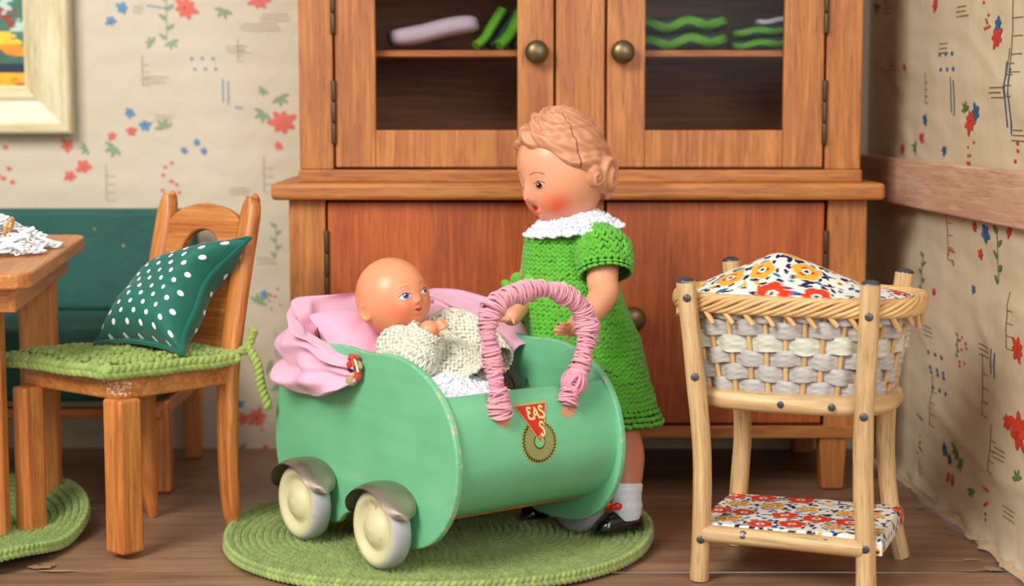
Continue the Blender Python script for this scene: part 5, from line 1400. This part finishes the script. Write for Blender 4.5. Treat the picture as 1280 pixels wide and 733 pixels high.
for ca, ce, cr, hgt_, ph0 in ((122, -10, 19, .30, 0.5), (98, -8, 11, .16, 2.0), (-118, -12, 19, .28, 0), (150, -16, 17, .20, 1), (-150, -16, 17, .20, 2), (180, -18, 16, .18, 2)):
    dx_ = ((x - ca + 180) % 360 - 180) * np.cos(np.radians(ce)); dy_ = y - ce; rr_ = np.hypot(dx_, dy_); an_ = np.arctan2(dy_, dx_)
    w_ = smooth(cr * 1.15, cr * .55, rr_); spir = np.cos(an_ * 1 - rr_ / cr * 11 + ph0)
    thk = thk * (1 - w_) + w_ * (.085 + hgt_ * (.55 + .12 * spir)); strand = strand * (1 - w_) + w_ * spir
    mask = np.maximum(mask, w_)
seam = np.exp(-((x - (84 + .12 * (y - 40))) / 1.0) ** 2) * (y > -12) * (d[:, 1] > 0)
thk -= seam * .022
H_ = gC + (q * (1 + thk[:, None])) @ gR.T
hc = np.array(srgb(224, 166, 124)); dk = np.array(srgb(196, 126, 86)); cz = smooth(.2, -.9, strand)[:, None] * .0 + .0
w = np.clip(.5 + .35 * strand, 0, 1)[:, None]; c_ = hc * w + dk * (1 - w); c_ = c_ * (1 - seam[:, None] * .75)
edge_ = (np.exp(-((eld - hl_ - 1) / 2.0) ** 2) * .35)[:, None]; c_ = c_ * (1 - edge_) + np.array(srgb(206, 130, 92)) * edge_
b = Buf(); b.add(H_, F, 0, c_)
def curl_blob(c, r, ax, turns=2.2, up=(0, 0, 1), sp=.0):
    ax = nz(ax); u1 = nz(np.cross(ax, up)); w1 = np.cross(ax, u1); t = np.linspace(0, 1, 46)
    an = t * turns * 2 * pi + sp; rr_ = r * (1 - t * .88)
    P_ = c + (rr_ * np.cos(an))[:, None] * u1 + (rr_ * np.sin(an))[:, None] * w1 + (t * r * .35)[:, None] * ax
    tube(b, P_, r * (.34 - .16 * t), 10, col=tuple(hc * .97)); ellip(b, c - ax * r * .2, (r * .95,) * 3, None, 3, col=tuple(dk))
n_cam = nz(np.array([.25, -.95, .1]))
for k in range(5):   # nape rolls on the far side
    a = math.radians(150 + 22 * k); curl_blob(gC + gR @ np.array([math.cos(a) * .092, math.sin(a) * .086, -.055]), .030, gR @ np.array([math.cos(a), math.sin(a), 0]), 1.6, sp=k)
hair = mk('hair', b, M['hair'], girl); hair['label'] = 'wavy light brown moulded hair with a curl at the nape'
# dress
gg = np.array(srgb(98, 184, 48))
prof = [(280, 716, 30), (288, 714, 44), (300, 712, 54), (325, 710, 55), (350, 711, 57), (385, 718, 62), (422, 729, 68), (449, 733, 70), (480, 740, 70), (505, 746, 69), (518, 750, 67)]
pv = np.array([[dep(c, v, 4.105)[0], dep(c, v, 4.105)[2], hwp / 534.0] for v, c, hwp in prof]); tv = np.linspace(0, 1, len(pv))
zs = pv[:, 1]; tL = (zs[0] - zs) / (zs[0] - zs[-1])
def dressS(s, t):
    s = np.asarray(s, float); t = np.asarray(t, float); a = 2 * pi * s
    cx_ = np.interp(t, tL, pv[:, 0]); z = zs[0] + (zs[-1] - zs[0]) * t; hw_ = np.interp(t, tL, pv[:, 2]); pl_ = 1 + .025 * np.sin(a * 7) * smooth(.0, .25, t) * smooth(1.0, .3, t) + .05 * np.sin(a * 3 + 1) * smooth(.75, 1, t)
    fl_ = smooth(.93, 1.02, t) * .012
    y = 4.105 - .075 * t ** 1.5
    return np.stack([cx_ + (hw_ * pl_ + fl_) * np.cos(a), y + (hw_ * (.80 + .08 * t) * pl_ + fl_) * np.sin(a), z - .010 * smooth(.9, 1, t) * np.cos(a)], -1)
dressS = orient(dressS)
b = Buf(); KG = dict(rad=.40, lift=.36, jit=.05, c_shade=.22, k=6, rr=5)
knit(b, dressS, 48, 44, col=gg, garter=lambda s, t: (t > .925), **KG)
slN = orient(loft([dep(738, 300, 4.05), dep(754, 318, 4.01), dep(757, 344, 3.985)], [.046, .062, .056])); knit(b, slN, 24, 11, col=gg, garter=lambda s, t: t > .84, **KG)
slF = orient(loft([dep(694, 308, 4.14), dep(682, 328, 4.13), dep(676, 356, 4.10)], [.045, .046, .040])); knit(b, slF, 22, 12, col=gg, garter=lambda s, t: t > .84, **KG)
# ruffled cuff of the far sleeve
t = np.linspace(0, 2 * pi, 72, endpoint=False); cc_ = dep(655, 372, 4.065); axd = nz(wrF - elF); u1 = nz(np.cross(axd, [0, 0, 1])); w1 = np.cross(axd, u1)
for k in range(2):
    rr_ = .040 + .012 * np.sin(9 * t + k * 1.5) + .004 * k; P_ = cc_ + (rr_ * np.cos(t))[:, None] * u1 + (rr_ * np.sin(t))[:, None] * w1 + (.010 * np.cos(9 * t + 1) - .006 * k)[:, None] * axd
    tube(b, P_, .0085, 7, closed=True, col=tuple(gg * 1.0)); blobs(b, P_, np.roll(P_, -1, 0) - P_ + axd * .004, nz(P_ - cc_), .011, .0095, 0, gg * rng.uniform(.85, 1.2, 72)[:, None])
for k in range(0):
    a = 2 * pi * k / 7; c = dep(779, 372, 4.1); blobs(b, [c + .012 * np.array([math.cos(a), 0, math.sin(a)])], [[-math.sin(a), 0, math.cos(a)]], [[0, -1, 0]], .008, .006, 0, gg * .9)
dr_ = mk('dress', b, M['yarn'], girl); dr_['label'] = 'bright green knitted dress'
# collar
b = Buf(); cn = dep(716, 270, 4.085); tilt = basis((1, 0, .10))
def collS(s, t):
    s = np.asarray(s, float); t = np.asarray(t, float); a = 2 * pi * s
    r = .046 + .062 * t + .0035 * t * np.sin(a * 19); dz = .012 - .046 * t ** 1.4 + .003 * np.sin(a * 19) * t
    P_ = np.stack([r * np.cos(a), r * .86 * np.sin(a), dz], -1); return P_ @ tilt.T + cn
if np.cross(collS(np.array([.2]), np.array([.6])) - collS(np.array([.2]), np.array([.5])), collS(np.array([.21]), np.array([.5])) - collS(np.array([.2]), np.array([.5])))[0][2] < 0:
    cs0 = collS; collS = lambda s, t: cs0(1 - np.asarray(s), t)
wh = np.array(srgb(238, 238, 250))
knit(b, collS, 64, 6, col=wh, rad=.42, lift=.2, jit=.1, c_shade=.9, garter=lambda s, t: (np.floor(t * 6) % 2 == 0), k=6, rr=5)
G = np.stack([collS(np.linspace(0, 1, 90, endpoint=False), np.full(90, tt_)) for tt_ in np.linspace(0, 1, 8)], 1) + [0, 0, -.004]; add_grid(b, G, True, False, col=tuple(wh * .9))
t = (np.arange(19 * 6)) / (19 * 6.); P_ = collS(t, np.full(len(t), 1.02)); d_ = np.roll(P_, -1, 0) - P_; blobs(b, P_, d_, np.tile([0, -.3, 1.], (len(t), 1)), .0055, .0050, 0, wh)
for k in range(19): ellip(b, collS(np.array([(k + .25) / 19.]), np.array([1.03]))[0], (.0085, .0085, .006), None, 2, col=tuple(wh))
co = mk('collar', b, M['yarn'], girl); co['label'] = 'white scalloped crochet collar'
# socks and shoes
def shoe(ank, d, zf, nm='shoe'):
    d = nz(d); s = np.cross([0, 0, 1], d); b = Buf(); n = 26; k = 28; xs = np.linspace(0, 1, n); a = np.linspace(0, 2 * pi, k, endpoint=False)
    G = np.zeros((n, k, 3))
    for i, x in enumerate(xs):
        ex = math.sqrt(max(0, 1 - (2 * x - 1) ** 6)); wdt = np.interp(x, [0, .25, .5, .8, 1], [.021, .024, .025, .028, .020]) * max(ex, .02)
        ht = np.interp(x, [0, .12, .3, .5, .75, .92, 1], [.050, .064, .062, .052, .046, .034, .014]) * max(ex, .05)
        cy = np.sign(np.cos(a)) * np.abs(np.cos(a)) ** .8 * wdt; cz = np.where(np.sin(a) > 0, np.sin(a) * ht * .72, np.sin(a) * ht * .28)
        G[i] = np.array([ank[0], ank[1], zf]) + (x * .122 - .036) * d + cy[:, None] * s + (cz + ht * .28)[:, None] * np.array([0, 0, 1.])
    add_grid(b, G, False, True); return mk(nm, b, M['black'], girl)
s1 = shoe(G4(786, 640, 3.90), (-.93, -.36, 0), .038); s2 = shoe(G4(690, 636, 4.09), (-.85, -.45, 0), .027)
for (aa, bb_, cc2) in ((G4(783, 604, 3.905), G4(783, 622, 3.90), G4(784, 648, 3.90)), (G4(690, 605, 4.10), G4(690, 622, 4.09), G4(688, 643, 4.09))):
    b = Buf(); P_ = catmull([aa, bb_, cc2], 10); r_s = np.interp(np.linspace(0, 1, len(P_)), [0, .08, .5, .75, 1], [.0345, .0375, .034, .036, .030]) + .0006 * np.sin(np.linspace(0, 30, len(P_)))
    tube(b, P_, r_s, 28, col=srgb(236, 240, 246)); mk('sock', b, M['satin'], girl)
b = Buf(); bw = G4(766, 634, 3.850)
for sg in (-1, 1): ellip(b, bw + np.array([sg * .010, -.004 * sg, .002]), (.011, .006, .009), None, 3)
ellip(b, bw + [0, -.004, 0], (.006, .006, .006), None, 3); mk('bow', b, M['red'], s1)
# ================================================================== CRADLE ON LEGS
cc = np.array([.612, 3.722, 0]); CX = nz(np.array([.938, -.349, 0])); CY = np.array([-CX[1], CX[0], 0])
def KW(a, c, z):
    a, c, z = np.broadcast_arrays(np.asarray(a, float), c, z); return cc + a[..., None] * CX + c[..., None] * CY + z[..., None] * np.array([0, 0, 1.])
root = empty('doll_cradle', KW(0, 0, 0)); tag(root, 'wicker doll cradle on four cane legs in the right foreground', 'cradle')
def kr(p): return dep(*p)
legs = [
 [dep(874, 726, 3.633), dep(876, 680, 3.633), dep(878, 600, 3.633), dep(876, 540, 3.633), dep(869, 470, 3.633), dep(862, 400, 3.633), dep(857, 352, 3.633)],
 [np.array([.724, 3.511, 0]), dep(1082, 690, 3.511), dep(1079, 610, 3.511), dep(1080, 520, 3.511), dep(1085, 430, 3.511), dep(1088, 356, 3.511)],
 [np.array([.862, 3.817, 0]), dep(1114, 640, 3.817), dep(1108, 580, 3.817), dep(1108, 520, 3.817), dep(1118, 430, 3.817), dep(1131, 341, 3.817)],
 [np.array([.508, 3.935, 0]), dep(926, 580, 3.935), dep(928, 530, 3.935), dep(922, 430, 3.935), dep(914, 326, 3.935)]]
legs[0][0][2] = 0.0
for i, p in enumerate(legs):
    P_ = catmull(p, 8); b = Buf(); r = np.full(len(P_), .0205); r += .0008 * vnoise(P_, 12, i, 2); r[0] *= .96
    tube(b, P_, r, 18); lg = mk('leg', b, M['cane'], root); ORG[lg.name] = ORG[root.name]
    top = P_[-1]; b = Buf(); lathe(b, [(0, .0095), (.008, .0088), (.015, .006), (.0195, .002), (.0205, -.002), (.018, -.003), (0, -.003)], top, (0, 0, 1), 24); mk('cap_nail', b, M['nail'], lg)
# nails on legs and rails
def nail(p, n, par, r=.0085):
    b = Buf(); lathe(b, [(0, .0018), (r * .6, .0015), (r * .95, .0006), (r, -.003)], p, n, 14); mk('nail', b, M['nail'], par)
lgs = [o for o in bpy.data.objects if o.parent == root and o.name.startswith('leg')]
def lp(i, z):
    P_ = catmull(legs[i], 8); return np.array([np.interp(z, P_[:, 2], P_[:, k]) for k in range(3)])
cam2 = lambda p: nz(np.array([-p[0] * .25 - .05, -1, .05]))
for i, zz in ((0, .60), (0, .435), (0, .09), (1, .575), (1, .372), (1, .10)):
    p = lp(i, zz); n_ = cam2(p); nail(p + n_ * .0203, n_, lgs[i], .0088)
# basket plan: rounded rectangle
def plan(s, hx, hy, e=3.2):
    a = 2 * pi * np.asarray(s, float); return np.sign(np.cos(a)) * np.abs(np.cos(a)) ** (2 / e) * hx, np.sign(np.sin(a)) * np.abs(np.sin(a)) ** (2 / e) * hy
def evenplan(hx, hy, n, e=3.2):
    s = np.linspace(0, 1, 2001); x, y = plan(s, hx, hy, e); L = np.concatenate([[0], np.cumsum(np.hypot(np.diff(x), np.diff(y)))]); q = np.interp(np.arange(n) / n * L[-1], L, s); return plan(q, hx, hy, e)
ZB, ZT = .392, .585
HX0, HY0, HX1, HY1 = .190, .132, .240, .150
def hxy(z): f = (z - ZB) / (ZT - ZB); return HX0 + (HX1 - HX0) * f, HY0 + (HY1 - HY0) * f
# hoop at the foot of the basket
def hoopP(n, hx, hy, z, s=0):
    x, y = evenplan(hx, hy, n); return KW(x + .004, y, z)
b = Buf(); N_ = 120; P_ = hoopP(N_, HX0 + .004, HY0 + .004, .384); zz_ = np.tile([0, 0, 1.], (N_, 1))
tube(b, P_, .0215, 14, closed=True, flat=1.0, N_=zz_)
hoop = mk('bottom_hoop', b, M['cane'], root); ORG[hoop.name] = ORG[root.name]
for a in (-.005, .100): p = KW(a, -HY0 - .004 - .0210, .384); nail(p, -CY, hoop, .0078)
b = Buf(); x, y = evenplan(HX0 - .005, HY0 - .005, 60); b.add(np.concatenate([KW(x, y, .392), [KW(0, 0, .392)]]), [[i, (i + 1) % 60, 60] for i in range(60)], 0, srgb(150, 120, 90)); mk('basket_bottom', b, M['col'], root)
# stakes and silvery ribbons
NS = 32
xb, yb = evenplan(HX0, HY0, NS); xt, yt = evenplan(HX1, HY1, NS)
b = Buf()
for i in range(NS):
    tube(b, catmull([KW(xb[i], yb[i], ZB - .01), KW((xb[i] + xt[i]) / 2 + .002 * math.sin(i * 2.1), (yb[i] + yt[i]) / 2, (ZB + ZT) / 2), KW(xt[i], yt[i], ZT + .005)], 6), .0052, 8)
st_ = mk('stakes', b, M['braid'], root); 
rows = 6; bw = Buf(); ND = NS * 10
silver = np.array(srgb(182, 175, 168))
for r in range(rows):
    zc = ZB + .022 + (ZT - ZB - .012) * (r + .0) / (rows - .2); hx, hy = hxy(zc); x, y = evenplan(hx, hy, ND); nx, ny = nz(np.stack([x / hx ** 2 * abs(1), y / hy ** 2], -1)).T
    k = np.arange(ND) / 10.0; wv = np.cos(pi * (k + r)) ; wv = np.sign(wv) * np.abs(wv) ** .8 * .0068
    twist_ = r == 3
    hh = (.0162 + .0012 * np.abs(np.cos(pi * (k + r)))) * (1.0 if not twist_ else 1.1)
    G = np.zeros((ND, 7, 3)); C = np.zeros((ND, 7, 3))
    for j, v in enumerate(np.linspace(-1, 1, 7)):
        bulge = .0022 * (1 - v * v) + (.0016 * math.cos(j * pi) if twist_ else 0)
        o2 = wv + bulge; G[:, j] = KW(x + nx * o2, y + ny * o2, zc + v * hh + .0025 * np.sin(k * 1.7 + r * 2)); C[:, j] = (silver if not twist_ else np.array(srgb(204, 202, 182))) * (1 + .10 * np.sin(k * 3 + j * 2) + .14 * np.sin(k * 7.3 + j * 2.9) + (.10 if j % 2 else -.06))[:, None]  # bright and dark streaks paint the satin sheen into the colour
    gcq = np.stack([np.repeat((k * .03)[:, None], 7, 1), np.tile(np.linspace(-1, 1, 7) * .015, (ND, 1)) * 8, np.zeros((ND, 7))], -1)
    add_grid(bw, G, True, False, col=C, gc=gcq)
rb = mk('woven_ribbon', bw, M['satin'], root); rb['label'] = 'silvery white ribbons woven through the stakes'
# inner lining
b = Buf(); n = 80; G = []
for z, d_ in ((.396, .014), (.45, .012), (.52, .012), (.60, .006)):
    hx, hy = hxy(min(z, ZT)); x, y = evenplan(hx - d_, hy - d_, n); G.append(KW(x, y, z))
add_grid(b, np.stack(G, 0), False, True, col=srgb(206, 200, 196)); mk('lining', b, M['satin'], root)
# plaited rim
b = Buf(); n = 520; x, y = evenplan(HX1 + .006, HY1 + .006, n, 3.0); nx, ny = nz(np.stack([x / HX1 ** 2, y / HY1 ** 2], -1)).T
for sidx in range(12):
    ph = 2 * pi * (sidx // 2) / 6 + (sidx % 2) * .46; th_ = np.linspace(0, 2 * pi * 5, n, endpoint=False) + ph
    ro = .0135 * np.cos(th_); rz = .0150 * np.sin(th_) + .003 * np.sin(2 * th_)
    P_ = KW(x + nx * (ro + .004), y + ny * (ro + .004), .588 + rz); tube(b, P_, .0050 + .0004 * np.sin(np.arange(n) * .1 + sidx), 7, closed=True)
rim = mk('plaited_rim', b, M['braid'], root)
b = Buf()
for i in range(NS):
    x0, y0 = xt[i], yt[i]; j = (i + 1) % NS; hx, hy = xt[j], yt[j]; nn = nz(np.array([x0 / HX1 ** 2, y0 / HY1 ** 2])); dx, dy = (hx - x0) * (1 if y0 < 0 else 1), (hy - y0)
    p0 = KW(x0 - dx * .15 + nn[0] * .014, y0 - dy * .15 + nn[1] * .014, .585); p1 = KW(x0 + dx * .55 + nn[0] * .014, y0 + dy * .55 + nn[1] * .014, .548 + .006 * math.sin(i * 3)); tube(b, np.array([p0, (p0 + p1) / 2, p1]), .0058, 8)
mk('stake_ends', b, M['braid'], root)
# lower shelf rails
zsh = .104
b = Buf(); tube(b, np.array([lp(0, .102) + [.006, -.006, .0], (lp(0, .102) + lp(1, .098)) / 2, lp(1, .098) + [-.004, -.004, 0]]) + CY * .0, .0185, 16)
ra = mk('rail', b, M['cane'], root); ORG[ra.name] = ORG[root.name]
for f in (.27, .77): p = lp(0, .102) * (1 - f) + lp(1, .098) * f; n_ = nz(-CY + np.array([0, 0, .45])); nail(p + n_ * .0183, n_, ra, .0092)
b = Buf(); tube(b, np.array([lp(3, .1), lp(2, .1)]), .016, 16); mk('rail', b, M['cane'], root)
for i, j in ((0, 3), (1, 2)):
    b = Buf(); tube(b, np.array([lp(i, .085), lp(j, .085)]), .013, 12); mk('rail', b, M['cane'], root)
# cloth-covered shelf
def slab(name, parent, cx_, hx, hy, z, th, seed, label):
    n1, n2 = 210, 170; X, Y = np.meshgrid(np.linspace(-1, 1, n1), np.linspace(-1, 1, n2), indexing='ij')
    # wrap coordinate: flat inside, turned down at the rim
    def prof_(q, h): a = np.abs(q) * (h + th); inside = np.minimum(a, h); over = np.clip(a - h, 0, th); return np.sign(q) * (inside + .006 * np.sin(np.clip(over / .012, 0, 1) * pi / 2)), over
    px_, ox = prof_(X, hx); py_, oy = prof_(Y, hy); drop = np.maximum(ox, oy)
    G = KW(cx_ + px_, py_, z - drop * 1.0 - .003 * (1 - np.exp(-drop * 200)) + .0015 * vnoise(np.stack([px_, py_], -1), 12, seed, 2))
    b = Buf(); gc = np.stack([X * (hx + th), Y * (hy + th), X * 0], -1)
    add_grid(b, G, col=floral(gc[..., 0] * .8, gc[..., 1] * .8, seed).reshape(n1, n2, 3), gc=gc)
    und = KW(np.array([cx_ - hx, cx_ + hx, cx_ + hx, cx_ - hx]), np.array([-hy, -hy, hy, hy]), z - th); b.add(und, [[3, 2, 1, 0]], 0, srgb(150, 130, 110))
    o = mk(name, b, M['cloth'], parent); 
    if label: o['label'] = label
    return o
slab('shelf_board', root, .012, .190, .150, .122, .034, 11, 'lower board covered in the flowered cloth')
# flowered quilt heaped on top
b = Buf(); n1, n2 = 300, 220; R_, S_ = np.meshgrid(np.linspace(0, 1, n2), np.linspace(0, 1, n1, endpoint=False), indexing='ij')
x1, y1 = plan(S_, 1, 1, 3.0); QX, QY = HX1 - .012, HY1 - .010
x_, y_ = x1 * R_ * QX, y1 * R_ * QY
ridge = np.clip(1 - np.sqrt((x_ / QX) ** 2 + (y_ / QY * .95) ** 2), 0, 1)
zq = .597 + .022 * np.sqrt(np.clip(1 - R_ ** 2.2, 0, 1)) + .054 * smooth(0, 1, 1 - np.sqrt(((x_ + .045) / .23) ** 2 + ((y_ + .0) / .16) ** 2)) + .012 * np.exp(-((x_ + .045) / .05) ** 2 - (y_ / .07) ** 2) + .004 * vnoise(np.stack([x_, y_], -1), 8, 77, 2) * (1 - R_ ** 3)
G = KW(x_, y_, zq)
add_grid(b, G, False, True, col=floral(x_ * .74, y_ * .82, 5).reshape(n2, n1, 3), gc=np.stack([x_, y_, x_ * 0], -1), flip=True)
xs, ys = plan(np.linspace(0, 1, 200, endpoint=False), 1, 1, 3.0)
G = np.stack([KW(xs * QX * k, ys * QY * k, z) for k, z in ((1.0, .600), (1.02, .592), (1.015, .58), (.97, .566), (.6, .562), (.0, .562))], 0); add_grid(b, G, False, True, col=srgb(214, 212, 220), flip=False)
q_ = mk('quilt', b, M['cloth'], base=KW(0, 0, .56)); tag(q_, 'quilt with orange and yellow flower print heaped in the wicker cradle', 'quilt')

# ================================================================== LIGHT AND CAMERA
sc = bpy.context.scene
w = bpy.data.worlds.new('world'); sc.world = w; w.use_nodes = True; nt = w.node_tree
bg = nt.nodes['Background']; bg.inputs[0].default_value = (.97, .98, 1.0, 1); bg.inputs[1].default_value = .36
def area(name, loc, aim, size, power, color=(1, 1, 1), sy=None):
    l = bpy.data.lights.new(name, 'AREA'); l.shape = 'RECTANGLE'; l.size = size; l.size_y = sy or size; l.energy = power; l.color = color
    o = bpy.data.objects.new(name, l); COL.objects.link(o); o.location = loc
    o.rotation_euler = (Vector(aim) - Vector(loc)).to_track_quat('-Z', 'Y').to_euler(); return o
area('window_light', (-2.6, .2, 3.6), (-.1, 4.1, .3), 2.2, 235, (1, .98, .95))
area('front_light', (1.6, -1.0, 2.4), (.2, 4.2, .4), 2.6, 85, (.97, .98, 1))
cam = bpy.data.cameras.new('camera'); co_ = bpy.data.objects.new('camera', cam); COL.objects.link(co_)
co_.location = (0, 0, CH); co_.rotation_euler = (pi / 2 - TH, 0, 0)
cam.sensor_width = 36; cam.lens = FPX / 1280 * 36; cam.clip_start = .05; cam.clip_end = 50
cam.dof.use_dof = True; cam.dof.focus_distance = 3.85; cam.dof.aperture_fstop = 1.8
sc.camera = co_
sc.view_settings.view_transform = 'Standard'; sc.view_settings.look = 'None'; sc.view_settings.gamma = 1; sc.view_settings.use_curve_mapping = False
sc.view_settings.exposure = 0.25
